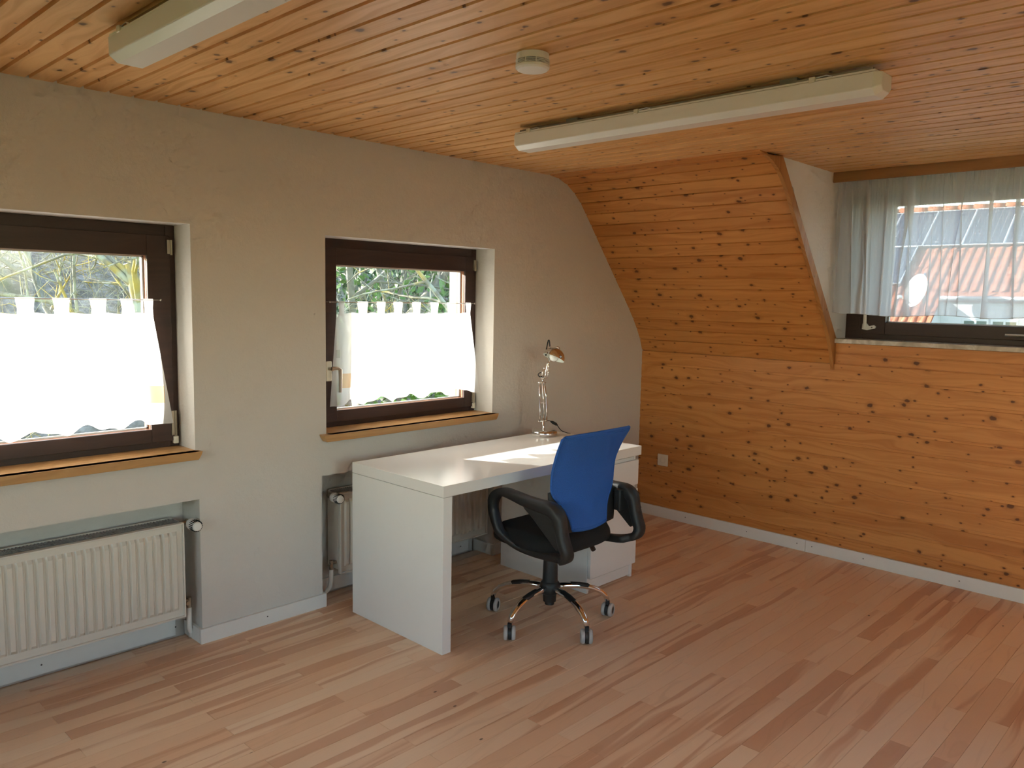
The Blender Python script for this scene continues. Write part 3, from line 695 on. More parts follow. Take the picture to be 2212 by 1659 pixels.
radiator(.572, 1.592, .125, .535, .026, 'left', 'cream panel radiator in the niche behind the desk')

# ================================================================== desk
dk = tag(empty('desk', (1.2, -.48, 0), 0), 'white desk with a drawer pedestal standing under the window', 'desk')
DX0, DX1, DY0, DY1 = .516, 1.921, -.808, -.158
MB().box(DX0, DX1+.012, DY0, DY1, .681, .73).build('tabletop', 'desk_white', dk, bevel=.0012)
MB().box(DX0, DX0+.049, DY0, DY1, 0, .6795).build('side_panel', 'desk_white', dk, bevel=.0012)
PX0, PX1 = 1.522, 1.918
ped = MB().box(PX0, PX0+.016, DY0+.026, DY1, .0, .681).box(PX1-.016, PX1, DY0+.026, DY1, .0, .681).box(PX0+.016, PX1-.016, DY1-.012, DY1, .05, .681).box(PX0+.016, PX1-.016, DY0+.03, DY1-.012, .05, .066).box(PX0+.016, PX1-.016, DY0+.05, DY0+.066, .0, .05).box(PX0+.016, PX1-.016, DY0+.10, DY1-.012, .495, .505)
ped.build('pedestal', 'desk_white', dk, bevel=.0008)
for nm, za, zb in (('drawer', .521, .655), ('cabinet_door', .081, .498)):
    d = MB().box(PX0+.002, PX1+.002, DY0+.006, DY0+.024, za, zb).build(nm, 'desk_white', dk, bevel=.0012)
    MB().box(PX0+.018, PX1-.018, DY0+.026, DY0+.038, zb-.012, zb+.016).build('grip_rail', 'desk_white', d, bevel=.001)
MB().box(PX0+.018, PX1-.018, DY0+.032, DY0+.048, .012, .078).build('plinth', 'desk_white', dk, bevel=.001)

# ================================================================== office chair
HUB = Vector((1.120, -.880, 0)); ch = tag(empty('office_chair', HUB), 'swivel office chair with blue mesh back and black seat at the desk', 'chair')
def hp(x, y, z): return Vector((HUB.x+x, HUB.y+y, z))
# base
MB().lathe([(.030, .10), (.032, .135), (.040, .140), (.047, .155), (.048, .175), (.044, .190), (.036, .198), (.033, .30), (.036, .304), (.036, .312), (.025, .314), (.025, .335)], Matrix.Translation(HUB), 24).build('column_cover', 'plastic_black', ch, auto=True)
MB().lathe([(.022, .085), (.022, .105), (.018, .112)], Matrix.Translation(HUB), 20).build('column_foot', 'plastic_black', ch, auto=True)
MB().lathe([(.026, .105), (.027, .108), (.026, .111)], Matrix.Translation(HUB), 20).build('ring', 'steel', ch, auto=True)
MB().lathe([(.014, .33), (.014, .40)], Matrix.Translation(HUB), 16).build('gas_lift', 'chrome', ch, auto=True)
for k in range(5):
    a = math.radians(112+72*k); dx, dy = math.cos(a), math.sin(a)
    path = [(.030, .168), (.08, .170), (.13, .167), (.18, .158), (.22, .145), (.255, .126), (.278, .104), (.288, .082)]
    lg = MB().tube([hp(dx*r, dy*r, z) for r, z in path], [.020, .0185, .0175, .0165, .016, .0155, .015, .0145], 14, flat=.8).build('base_leg', 'chrome', ch, smooth=True)
    pad = [(.078, .1705), (.105, .1690), (.15, .1645), (.185, .157), (.208, .150)]
    MB().tube([hp(dx*r, dy*r, z+.0012) for r, z in pad], [.008, .0172, .0172, .0165, .008], 12, flat=.84).build('leg_pad', 'rubber_black', lg, smooth=True)
    # caster
    cc = hp(dx*.290, dy*.290, 0); ax = {0: (.72, -.35), 1: (.70, -.72), 2: (.70, -.70), 3: (.60, -.55), 4: (.9, .2)}[k]
    if k in (0, 3): ax = (.30, -.95) if k == 3 else (.42, -.90)
    ax = Vector((ax[0], ax[1], 0)).normalized(); rl = Vector((-ax.y, ax.x, 0)); mid = cc + Vector((0, 0, .0325)) + rl*.008; KS = 1.18
    cs = MB().lathe([(.006, .040), (.007, .060), (.010, .062), (.010, .080)], Matrix.Translation(cc), 12)
    q = MB(); mt = Matrix.Translation(mid) @ ax.to_track_quat('Z', 'Y').to_matrix().to_4x4()
    mt = mt @ Matrix.Scale(KS, 4); q.lathe([(.024, -.007), (.026, -.005), (.026, .005), (.024, .007)], mt, 22); cs.add(q.v, q.f)
    co = cs.build('caster', 'plastic_black', ch, auto=True)
    for s in (-1, 1):
        m2 = mt @ Matrix.Translation((0, 0, s*.0145)) @ (Matrix.Rotation(PI, 4, 'X') if s < 0 else Matrix())
        MB().lathe([(.020, -.0075), (.0265, -.0065), (.0275, -.002), (.0270, .004), (.0235, .0078), (.016, .0085), (.015, .005)], m2, 26, cap=False).build('wheel', 'rubber_grey', co, smooth=True)
        MB().lathe([(.0155, .004), (.0150, .0065), (.006, .0075), (.0005, .0075)], m2, 20).build('wheel_cap', 'plastic_black', co, smooth=True)
# mechanism and lever
MB().box(HUB.x-.085, HUB.x+.085, HUB.y-.13, HUB.y+.11, .372, .408).build('tilt_mechanism', 'plastic_black', ch, bevel=.012)
MB().lathe([(.020, -.046), (.028, -.042), (.030, -.02), (.030, .03), (.020, .034)], Matrix.Translation((HUB.x-.075, HUB.y+.005, .372)), 18).build('tension_knob', 'plastic_black', ch, auto=True)
MB().tube([(HUB.x+.08, HUB.y-.06, .385), (HUB.x+.17, HUB.y-.075, .372), (HUB.x+.20, HUB.y-.08, .345), (HUB.x+.216, HUB.y-.084, .318)], [.006, .006, .012, .012], 10).build('lever', 'plastic_black', ch, smooth=True)
# seat cushion: rounded plan, domed top, waterfall front
def seat():
    b = MB(); n = 48; rings = []
    def outline(k, inset):
        a = 2*PI*k/n; e = 2/3.6; c, s = math.cos(a), math.sin(a)
        return (math.copysign(abs(c)**e, c)*(.240-inset), math.copysign(abs(s)**e, s)*(.228-inset))
    lv = [(.050, .402), (.018, .404), (.004, .415), (0, .434), (.003, .454), (.014, .470), (.034, .480), (.075, .486), (.13, .487), (.19, .486)]
    vs = []
    for ins, z in lv:
        for k in range(n):
            x, y = outline(k, ins); front = max(0, (y-.10)/.13)
            zz = z - (.020*front**1.6 if z > .43 else .006*front)
            zz += .010*(abs(x)/.24)**2 if z > .46 else 0
            vs.append(hp(x, y-.005, zz))
    m_ = len(lv)
    b.add(vs, [[i*n+k, i*n+(k+1) % n, (i+1)*n+(k+1) % n, (i+1)*n+k] for i in range(m_-1) for k in range(n)] + [list(range(n-1, -1, -1)), [(m_-1)*n+k for k in range(n)]])
    return b.build('seat', 'fabric_black', ch, smooth=True)
seat()
MB().box(HUB.x-.17, HUB.x+.17, HUB.y-.18, HUB.y+.16, .392, .410).build('seat_pan', 'plastic_black', ch, bevel=.01)
# backrest
def lerp(tb, z):
    for (a, va), (b_, vb) in zip(tb, tb[1:]):
        if z <= b_: t = max(0, (z-a)/(b_-a)); return va*(1-t)+vb*t
    return tb[-1][1]
def smooth_tab(tb, z):
    pts = [lerp(tb, z+d) for d in (-.02, -.01, 0, .01, .02)]; return sum(pts)/5
HWT = [(.50, .112), (.535, .120), (.57, .128), (.60, .143), (.63, .168), (.655, .198), (.68, .212), (.72, .214), (.80, .216), (.87, .224), (.925, .233), (.95, .235)]
BY = [(.50, -.232), (.55, -.226), (.62, -.214), (.70, -.206), (.78, -.212), (.86, -.244), (.93, -.285), (.95, -.296)]
Z0B, Z1B = .512, .936
def back_pt(u, v, off=0, grow=0):
    z = Z0B+(Z1B-Z0B)*v; hw = smooth_tab(HWT, z)+grow
    rnd = max(0, (z-.925)/.011); hw -= .010*rnd**2
    x = (2*u-1)*hw
    sag = .010*(abs(2*u-1)**2)*(1 if v > .9 else 0)
    y = smooth_tab(BY, z) + .030*(abs(x)/.23)**2 + off
    zz = z - .006*(1-(2*u-1)**2)*max(0, (v-.8)/.2)*-1 - .010*(1-(2*u-1)**2)*max(0, (.12-v)/.12)
    return hp(x, y, zz)
def sheet(off0, off1, grow, v0, v1, nu=24, nv=40):
    b = MB(); n = (nu+1)*(nv+1)
    A = [back_pt(i/nu, v0+(v1-v0)*j/nv, off0, grow) for j in range(nv+1) for i in range(nu+1)]
    B = [back_pt(i/nu, v0+(v1-v0)*j/nv, off1, grow) for j in range(nv+1) for i in range(nu+1)]
    f = []
    for j in range(nv):
        for i in range(nu):
            a = j*(nu+1)+i; f.append([a, a+1, a+nu+2, a+nu+1]); f.append([n+a+nu+1, n+a+nu+2, n+a+1, n+a])
    rim = [i for i in range(nu+1)] + [j*(nu+1)+nu for j in range(1, nv+1)] + [nv*(nu+1)+i for i in range(nu-1, -1, -1)] + [j*(nu+1) for j in range(nv-1, 0, -1)]
    for a, c in zip(rim, rim[1:]+rim[:1]): f.append([c, a, n+a, n+c])
    b.add(A+B, f); uvs = [(p.x, p.z) for p in A+B]
    return b, uvs
b, u_ = sheet(-.004, .004, 0, 0, 1)
back = b.build('backrest', 'blue_mesh', ch, smooth=False, uvs=u_, auto=True)
ln = MB()
for s in (0.0, 1.0):
    ln.tube([back_pt(s, v/40, 0, .0015) for v in range(0, 41)], .0065, 8)
ln.tube([back_pt(i/24, 1, 0) for i in range(25)], .0065, 8)
ln.tube([back_pt(i/24, 0, .004) for i in range(25)], .0105, 8)
ln.build('piping', 'blue_mesh', back, smooth=True, uvs=[(v[0], v[2]) for v in ln.v])
seam = MB().tube([back_pt(i/24, .965, -.0045) for i in range(1, 24)], .0012, 5); seam.build('seam', 'blue_mesh', back, uvs=[(v[0], v[2]) for v in seam.v])
# black frame wings behind the lower corners of the mesh
for s in (-1, 1):
    def wing(u, v, s=s):
        z = .500+.185*v; hw0 = smooth_tab(HWT, z)-.018; hw1 = .222-.02*max(0, (.3-v)/.3); x = s*(hw0+(max(hw1, hw0+.012)-hw0)*u)
        return hp(x, smooth_tab(BY, z)+.030*(abs(x)/.23)**2+.010, z)
    wg = MB(); wg.grid(wing, 6, 14); o = wg.build('back_frame', 'plastic_black', ch, smooth=True); sd = o.modifiers.new('solid', 'SOLIDIFY'); sd.thickness = .012; sd.offset = 0
# loop armrests (y forward, z up), ribbon swept around a closed loop
def arm(s):
    # centre line (y, z, half thickness in plane)
    L = [(.050, .655, .018), (.000, .651, .020), (-.075, .640, .023), (-.150, .634, .026), (-.228, .630, .028), (-.266, .604, .024), (-.280, .555, .020), (-.296, .505, .020), (-.312, .462, .020), (-.300, .430, .019),
         (-.250, .412, .018), (-.170, .402, .016), (-.090, .398, .015), (-.010, .404, .015), (.045, .430, .015), (.082, .475, .016), (.108, .525, .0175), (.122, .570, .019), (.118, .612, .020), (.092, .643, .019)]
    n = len(L); pts = []
    for i in range(n):
        for t in (0, .25, .5, .75):
            p0, p1, p2, p3 = [L[(i+k-1) % n] for k in range(4)]
            pts.append([.5*((2*p1[c])+(-p0[c]+p2[c])*t+(2*p0[c]-5*p1[c]+4*p2[c]-p3[c])*t*t+(-p0[c]+3*p1[c]-3*p2[c]+p3[c])*t**3) for c in range(3)])
    N = len(pts); ring = 10; vs = []
    for i, (y, z, th) in enumerate(pts):
        a, b_ = pts[i-1], pts[(i+1) % N]; d = Vector((b_[0]-a[0], b_[1]-a[1])).normalized(); nr = Vector((-d.y, d.x))
        low = max(0, (.47-z)/.07); xc = s*(.262-.055*min(1, low)*(1 if y > -.27 else .35)); hx = .023 + .003*(1 if z > .6 else 0) + .006*max(0, min(1, (-.20-y)/.06))
        for k in range(ring):
            q = 2*PI*(k+.5)/ring; cx, cy = math.cos(q), math.sin(q)
            cx = math.copysign(abs(cx)**.42, cx); cy = math.copysign(abs(cy)**.42, cy)
            vs.append(hp(xc+hx*cx, y+nr.x*th*cy, z+nr.y*th*cy))
    fs = [[i*ring+k, i*ring+(k+1) % ring, ((i+1) % N)*ring+(k+1) % ring, ((i+1) % N)*ring+k] for i in range(N) for k in range(ring)]
    o = MB().add(vs, fs).build('armrest', 'plastic_black', ch, smooth=True)
    # web joining arm pad and rear spine, and the bracket reaching the back
    MB().prism([(HUB.y-.05, .640), (HUB.y-.24, .635), (HUB.y-.278, .56), (HUB.y-.295, .50), (HUB.y-.270, .462), (HUB.y-.205, .515), (HUB.y-.135, .572), (HUB.y-.085, .606)], HUB.x+s*.262-.018, HUB.x+s*.262+.018, 'x').build('arm_web', 'plastic_black', o, bevel=.006)
    MB().box(min(s*.205, s*.252)+HUB.x, max(s*.205, s*.252)+HUB.x, HUB.y-.236, HUB.y-.200, .540, .640).build('arm_bracket', 'plastic_black', o, bevel=.006)
    for (y, z) in ((-.2885, .584), (-.3060, .537)):
        MB().lathe([(.0085, -.008), (.0085, .0006), (.0060, .0012), (.0055, -.001), (.001, -.001)], Matrix.Translation(hp(s*.262, y, z)) @ Vector((0, -.937, .349)).to_track_quat('Z', 'Y').to_matrix().to_4x4(), 14).build('bolt', 'dark_slot', o, auto=True)
arm(-1); arm(1)

# ================================================================== desk lamp
LB = Vector((1.776, -.243, .73)); e1 = Vector((rt.x, rt.y, 0)).normalized(); e2 = Vector((-fw.x, -fw.y, 0)).normalized(); ez = Vector((0, 0, 1))
dl = tag(empty('desk_lamp', LB), 'chrome jointed desk lamp with dome shade on the desk', 'lamp')
def lp(a, z, c=0): return LB + e1*a + e2*c + ez*z
MB().lathe([(.070, 0), (.0745, .003), (.0750, .018), (.0730, .026), (.066, .0310), (.045, .0335), (.010, .0340)], Matrix.Translation(LB), 40).build('base', 'chrome', dl, smooth=True)
MB().tube([lp(-.004, .02), lp(-.006, .045), lp(-.008, .085)], [.008, .0075, .006], 12).build('stem', 'chrome', dl, smooth=True)
MB().tube([lp(-.030, .080), lp(.016, .084)], .0045, 8).build('lower_pivot', 'chrome', dl, smooth=True)
MB().tube([lp(-.032, .080), lp(-.036, .080)], .006, 8).build('pivot_screw', 'chrome', dl, smooth=True)
for sgn, nm in ((-1, 'arm_rod'), (1, 'arm_rod')):
    MB().tube([lp(-.008+sgn*.019, .080), lp(-.010+sgn*.019, .16), lp(-.013+sgn*.019, .22), lp(-.020+sgn*.013, .30)], .0050, 10).build(nm, 'chrome', dl, smooth=True)
for c in (-.012, .012):
    MB().tube([lp(-.004, .082, c), lp(-.010, .20, c), lp(-.018, .312, c)], .0034, 8).build('arm_rod', 'chrome', dl, smooth=True)
def coil(a, b, r, turns, nm):
    pts = []; d = (b-a); e = d.normalized(); q = e.cross(ez if abs(e.z) < .9 else e1).normalized(); q2 = e.cross(q); N = turns*8
    for i in range(N+1):
        t = i/N; an = 2*PI*turns*t; pts.append(a+d*t+q*r*math.cos(an)+q2*r*math.sin(an))
    MB().tube(pts, .0010, 4).build(nm, 'steel', dl, smooth=True)
coil(lp(-.012, .100), lp(-.013, .185), .0045, 22, 'spring'); coil(lp(.002, .100), lp(-.002, .185), .0045, 22, 'spring')
MB().tube([lp(-.022, .187), lp(.010, .187)], .0028, 8).build('spring_bar', 'chrome', dl, smooth=True)
MB().tube([lp(-.042, .303), lp(.004, .303)], .0042, 8).build('middle_pivot', 'chrome', dl, smooth=True)
MB().tube([lp(-.018, .300), lp(-.016, .330)], .0045, 8).build('elbow', 'chrome', dl, smooth=True)
for (xa_, za_, xb_, zb_) in ((-.026, .330, -.012, .386), (.008, .334, .020, .388)):
    MB().tube([lp(xa_, za_), lp(xb_, zb_)], .0036, 8).build('joint_plate', 'chrome', dl, smooth=True)
for (xa_, za_, xb_, zb_) in ((-.028, .330, .010, .333), (-.014, .386, .022, .388)):
    MB().tube([lp(xa_, za_), lp(xb_, zb_)], .0036, 8).build('joint_pin', 'chrome', dl, smooth=True)
MB().tube([lp(-.008, .325), lp(.002, .37), lp(.010, .41), lp(.030, .455, -.01)], .0055, 10).build('neck', 'chrome', dl, smooth=True)
MB().tube([lp(.006, .36), lp(.016, .40), lp(.016, .45, -.015)], .004, 8).build('neck_rod', 'chrome', dl, smooth=True)
axis = (e1*.36 - e2*.24 + ez*.90).normalized(); sc_ = lp(.043, .446)
mt = Matrix.Translation(sc_) @ axis.to_track_quat('Z', 'Y').to_matrix().to_4x4()
dome = [(.0640*math.cos(a), .060*math.sin(a)) for a in [PI/2*i/14 for i in range(14)]] + [(.010, .0600), (.002, .0605)]
shade = MB().lathe(dome, mt, 40, cap=False).build('shade', 'chrome', dl, smooth=True)
inn = [(.0630*math.cos(a), .0585*math.sin(a)) for a in [PI/2*i/14 for i in range(14)]] + [(.002, .0585)]
MB().lathe([(.0640, 0), (.0650, -.0015), (.0630, 0)]+inn[1:], mt, 40, cap=False).build('shade_lining', 'enamel_white', shade, smooth=True)
MB().lathe([(.012, .05), (.013, .034), (.022, .022), (.0265, .006), (.023, -.008), (.012, -.017), (.002, -.020)], mt, 20).build('bulb', 'bulb', dl, smooth=True)
MB().lathe([(.014, .056), (.014, .066), (.009, .070)], mt, 16).build('shade_cap', 'chrome', shade, smooth=True)
top = sc_ + axis*.066
MB().curve([lp(.000, .455, -.03), lp(.004, .50, -.035), lp(.010, .535, -.035), lp(.015, .545, -.03), lp(.019, .535, -.028), lp(.021, .51, -.02)], .0036, 8).build('cable_loop', 'rubber_black', dl, smooth=True)
MB().curve([lp(-.010, .335), lp(-.030, .336, .004), lp(-.042, .345, .006), lp(-.040, .356, .005), lp(-.026, .362)], .0025, 7).build('cable_loop', 'rubber_black', dl, smooth=True)
MB().curve([lp(.012, .084), lp(.030, .082, -.01), lp(.045, .072, -.02), lp(.075, .052, -.04), lp(.10, .02, -.06), lp(.135, .004, -.07), lp(.16, -.01, -.10), lp(.165, -.06, -.115)], .0024, 7).build('cable', 'rubber_black', dl, smooth=True)
sw = MB().tube([lp(.036, .079, -.015), lp(.046, .073, -.019), lp(.066, .061, -.033), lp(.076, .054, -.039)], [.004, .0085, .0085, .004], 8); sw.build('cable_switch', 'rubber_black', dl, smooth=True)

# ================================================================== wall socket
so_ = tag(empty('wall_socket', (XR, -.209, .405)), 'square cream wall socket on the pine knee wall', 'socket')
MB().box(XR-.010, XR, -.250, -.168, .365, .446).build('plate', 'plastic_cream', so_, bevel=.003)
mt = Matrix.Translation((XR-.0102, -.209, .4055)) @ Matrix.Rotation(-PI/2, 4, 'Y')
MB().lathe([(.0215, 0), (.0205, .0015), (.0195, .0012), (.0190, -.006), (.002, -.0062)], mt, 28).build('well', 'plastic_cream', so_, auto=True)
MB().lathe([(.0192, .0005), (.0185, -.0055), (.0002, -.0058)], mt, 28, cap=False).build('recess', 'tray_dark', so_, smooth=True)
for dy in (-.0095, .0095): MB().lathe([(.003, -.006), (.003, -.0045)], mt @ Matrix.Translation((0, dy, 0)), 10).build('pin_hole', 'dark_slot', so_)

# ================================================================== ceiling lights, smoke detector
def fixture(xl, ya, yb_, lab):
    wd_ = .114; zt = 2.215
    t = tag(empty('ceiling_light', (xl+wd_/2, (ya+yb_)/2, zt)), lab, 'ceiling light', 'long ceiling light fixtures')
    prof = [(0, 0), (0, -.050), (.023, -.067), (wd_-.023, -.067), (wd_, -.050), (wd_, 0)]
    def sec(sx, zs): return [((wd_/2+(x-wd_/2)*sx), z*zs) for x, z in prof]
    st = [(ya, .70, .80), (ya-.022, 1, 1), (yb_+.022, 1, 1), (yb_, .70, .80)]
    vs = []; n = len(prof)
    for y, sx, zs in st: vs += [(xl+x, y, zt+z) for x, z in sec(sx, zs)]
    fs = [[i*n+k, i*n+(k+1) % n, (i+1)*n+(k+1) % n, (i+1)*n+k] for i in range(3) for k in range(n)] + [list(range(n)), [3*n+k for k in range(n-1, -1, -1)]]
    MB().add(vs, fs).build('diffuser', 'diffuser', t, bevel=.0025)
    MB().box(xl+.004, xl+wd_-.004, yb_+.018, ya-.018, zt+.001, zt+.007).build('rim', 'plastic_white', t)
    MB().box(xl+.020, xl+wd_-.020, yb_+.03, ya-.03, zt+.007, zt+.018).build('tray', 'tray_dark', t)
    for f in (.06, .42, .86):
        y = ya+(yb_-ya)*f
        c = MB().box(xl-.003, xl+.012, y-.014, y+.006, zt-.004, zt+.014); c.build('clip', 'plastic_cream', t, bevel=.002)
        MB().tube([(xl+.003, y-.016, zt+.010), (xl+.003, y-.05, zt+.013), (xl+.003, y-.07, zt+.006)], .0018, 5).build('clip_wire', 'steel', t)
    for f in (.2, .8):
        y = ya+(yb_-ya)*f; MB().box(xl+.035, xl+wd_-.035, y-.03, y+.03, zt+.018, H).build('mount', 'tray_dark', t)
fixture(.924, -.766, -2.312, 'long white ceiling light fixture nearer the dormer')
fixture(-.754, -.800, -2.350, 'long white ceiling light fixture cut by the upper picture edge')
SD = Matrix.Translation((.215, -1.540, H)) @ Matrix.Rotation(PI, 4, 'X')
sm = tag(empty('smoke_detector', (.215, -1.54, H)), 'round white smoke detector on the pine ceiling', 'smoke detector')
MB().lathe([(.047, 0), (.0495, .001), (.050, .018), (.0515, .019), (.0515, .021), (.046, .0215)], SD, 40).build('base', 'plastic_white', sm, auto=True)
MB().lathe([(.0465, .021), (.0465, .036)], SD, 40).build('core', 'dark_slot', sm, auto=True)
for z in (.0245, .0285, .0325):
    MB().lathe([(.046, z-.0008), (.0515, z-.0008), (.0515, z+.0008), (.046, z+.0008)], SD, 40).build('fin', 'plastic_white', sm, auto=True)
q = MB()
for k in range(10):
    b_ = MB().box(.046, .0517, -.0012, .0012, .021, .036); mm = SD @ Matrix.Rotation(2*PI*k/10+.3, 4, 'Z'); q.add([mm @ Vector(v) for v in b_.v], b_.f)
q.build('fin_post', 'plastic_white', sm)['kind'] = 'stuff'
MB().lathe([(.0515, .035), (.0525, .037), (.0515, .043), (.046, .048), (.030, .0498), (.001, .050)], SD, 40).build('cover', 'plastic_white', sm, auto=True)

# ================================================================== OUTSIDE
struct(MB().grid(lambda u, v: (-60+150*u, -50+90*v, -3.2+.15*math.sin(u*29)*math.sin(v*17)), 40, 30).build('ground_garden', 'grass', smooth=True), 'green lawn around the house', 'ground')
def hillz(x, y): return -3.2+max(0, (y-16))*.42+1.2*math.sin(x*.13)+.8*math.sin(y*.31+x*.07)
struct(MB().grid(lambda u, v: (-50+160*u, 16+26*v, hillz(-50+160*u, 16+26*v)), 60, 30).build('ground_hill', 'hill_wood', smooth=True), 'wooded grey-brown hillside beyond the garden', 'hillside')

def grow_tree(name, base, height, seed, mat, lean=(0, 0), spread=1.0, depth=5, r0=.12, lab='', group=None, leafmat=None, leaf=0, droop=0.0, first=.35, leaf_r=.5):
    rr = random.Random(seed); t = tag(empty(name, base), lab, 'tree', group); trunk = MB(); br = MB(); tips = []
    def limb(p, d, L, r, lev):
        n = 5 if lev < 3 else 3; pts = [p]; rs = [r]
        for i in range(n):
            d = (d + Vector((rr.gauss(0, .16), rr.gauss(0, .16), rr.gauss(0, .10)-droop*lev*.03))).normalized(); p = p + d*(L/n); pts.append(p); rs.append(r*(1-.5*(i+1)/n))
        (trunk if lev == 0 else br).tube(pts, rs, 7 if lev < 2 else 4, cap=False)
        if lev >= depth: tips.append(p); return
        if lev >= 2: tips.append(p)
        k = {0: 8, 1: 6, 2: 5, 3: 4}.get(lev, 3)
        for j in range(k):
            f = first+(1-first)*(j+rr.random())/k if lev == 0 else .15+.85*(j+rr.random())/k
            i = min(n-1, int(f*n)); q = pts[i]+(pts[i+1]-pts[i])*(f*n-i)
            dd = (pts[i+1]-pts[i]).normalized(); a = rr.uniform(0, 2*PI); side = dd.cross(Vector((math.cos(a), math.sin(a), .3))).normalized()
            ang = rr.uniform(.6, 1.15)*spread; nd = (dd*math.cos(ang)+side*math.sin(ang)); nd.z += .12
            limb(q, nd.normalized(), L*rr.uniform(.42, .68), rs[i]*rr.uniform(.42, .62), lev+1)
    limb(Vector(base), Vector((lean[0], lean[1], 1)).normalized(), height, r0, 0)
    trunk.build('trunk', mat, t, smooth=True)
    tag(br.build('branches', mat, t, smooth=True), kind='stuff')
    if leaf:
        lf = MB()
        for _ in range(leaf):
            c = Vector(rr.choice(tips)) + Vector((rr.gauss(0, leaf_r), rr.gauss(0, leaf_r), rr.gauss(0, leaf_r)))
            a = Vector((rr.gauss(0, 1), rr.gauss(0, 1), rr.gauss(0, 1))).normalized(); b_ = a.cross(Vector((rr.gauss(0, 1), rr.gauss(0, 1), rr.gauss(0, 1)))).normalized(); s = rr.uniform(.035, .07)
            lf.add([c-a*s*1.5, c+b_*s, c+a*s*1.5, c-b_*s], [[0, 1, 2, 3]])
        tag(lf.build('foliage', leafmat, t), kind='stuff')
    return t
grow_tree('lichen_tree', (3.15, 7.6, -3.2), 5.2, 21, 'bark_lichen', (-.12, 0), 1.1, 5, .16, 'old lichen-covered fruit tree outside the window at the picture edge', first=.55)
grow_tree('lichen_tree', (4.5, 9.8, -3.2), 6.0, 22, 'bark_lichen', (-.14, 0), 1.1, 5, .17, 'lichen-covered fruit tree standing behind the old fruit tree', first=.5)
grow_tree('lichen_tree', (6.9, 7.4, -3.2), 5.0, 23, 'bark_lichen', (.05, .05), 1.15, 5, .13, 'yellow-lichened fruit tree outside the window above the desk', first=.5)
grow_tree('ivy_tree', (7.2, 10.2, -3.2), 7.2, 24, 'bark_grey', (0, 0), 1.0, 3, .22, 'leafy green ivy-clad tree outside the window above the desk', leafmat='leaf', leaf=9000, leaf_r=.55, first=.3)
grow_tree('evergreen_tree', (11.5, 12.5, -3.2), 6.8, 25, 'bark_grey', (0, 0), 1.0, 3, .2, 'dark evergreen tree behind the ivy-clad tree', leafmat='leaf_dark', leaf=9000, leaf_r=.6, first=.2)
grow_tree('garden_shrub', (8.2, 6.6, -3.2), 2.6, 26, 'bark_grey', (0, 0), 1.1, 3, .06, 'green shrub below the window above the desk', leafmat='leaf', leaf=5000, leaf_r=.35, first=.2)
for k in range(6):
    x, y = 5+k*3.6+R.uniform(-1, 1), 18+R.uniform(-1, 4)
    grow_tree('bare_tree', (x, y, hillz(x, y)-.2), 6.0, 40+k, 'bark_grey', (R.uniform(-.1, .1), 0), 1.0, 4, .13, 'bare grey tree on the wooded hillside', 'bare trees on the hillside', first=.25)

# neighbouring house with tiled roof and solar panels
hs = tag(empty('neighbour_house', (24, 3, -3.2)), 'neighbouring house with orange tiled roof and solar panels beyond the dormer', 'house')
SL = .84; XE = 19.5
def rz_(x): return 4.17-(24-x)*SL
nv_ = Vector((-SL, 0, 1)).normalized(); ev = Vector((1, 0, SL)).normalized()
HY0, HY1 = -9.0, 13.0; RX = 24.16
WX, WY = 21.2, 3.25
back_x = 2*RX-XE
w_ = MB().prism([(XE+.4, -3.2), (XE+.4, rz_(XE+.4)-.14), (RX, rz_(RX)-.14), (back_x-.4, rz_(XE+.4)-.14), (back_x-.4, -3.2)], WY, HY1-.3)
w_.prism([(WX, -3.2), (WX, rz_(WX)-.14), (RX, rz_(RX)-.14), (back_x-.4, rz_(XE+.4)-.14), (back_x-.4, -3.2)], HY0+.3, WY)
w_.build('walls', 'house_white', hs)
rf = MB()
for (xa_, ya_, yb2_) in ((XE, WY, HY1), (WX-.08, HY0, WY)):
    rf.prism([(xa_, rz_(xa_)-.05), (RX, rz_(RX)-.05), (RX, rz_(RX)-.13), (xa_, rz_(xa_)-.13)], ya_, yb2_)
rf = rf.prism([(RX, rz_(RX)-.05), (back_x, rz_(XE)-.05), (back_x, rz_(XE)-.13), (RX, rz_(RX)-.13)], HY0, HY1).build('roof', 'roof_tile', hs)
MB().tube([(WX-.13, HY0, 1.72), (WX-.13, WY+.02, 1.72)], .055, 8).build('gutter', 'gutter', hs, smooth=True)
for yc in (2.42, 1.77, 1.0, .2, -.6):
    fr = MB().box(WX-.03, WX+.02, yc-.30, yc+.30, .25, 1.22).build('window', 'house_white', hs, bevel=.005)
    for s in (-1, 1): MB().box(WX-.034, WX-.02, yc+s*.14-.115, yc+s*.14+.115, .32, 1.15).build('pane', 'window_dark', fr)
# tiles: S-shaped pans laid in rows up the slope
TW, TL = .225, .34
tm = MB()
def tile_pt(u, v):
    y = u*TW*1.04; h = .030*math.sin(2*PI*u)*1.0 + .018*(1-v); return Vector((0, y, 0)) + ev*(v*TL*1.1) + nv_*(h-.02)
tm.grid(tile_pt, 6, 1)
tile0 = tm.build('tile', 'roof_tile', rf, smooth=True); tme = tile0.data; bpy.data.objects.remove(tile0)
PW, PLn = .98, 1.65
row1 = [(y, 24.0) for y in [1.20+PW*1.02*k for k in range(-6, 8)]]
def under_panel(y, x):
    s1 = 24.0-PLn*ev.x; s2 = s1-PLn*ev.x-.03
    return (s1 < x < 24.0-.3 and y < 9) or (s2 < x <= s1 and 4.35 < y < 9)
cand = []
x = XE; k = 0
while x < RX-.1:
    y = HY0
    while y < HY1-TW:
        if not (y < WY and x < WX-.1) and not under_panel(y+TW/2, x+.1): cand.append((x, y))
        y += TW
    x += TL*ev.x
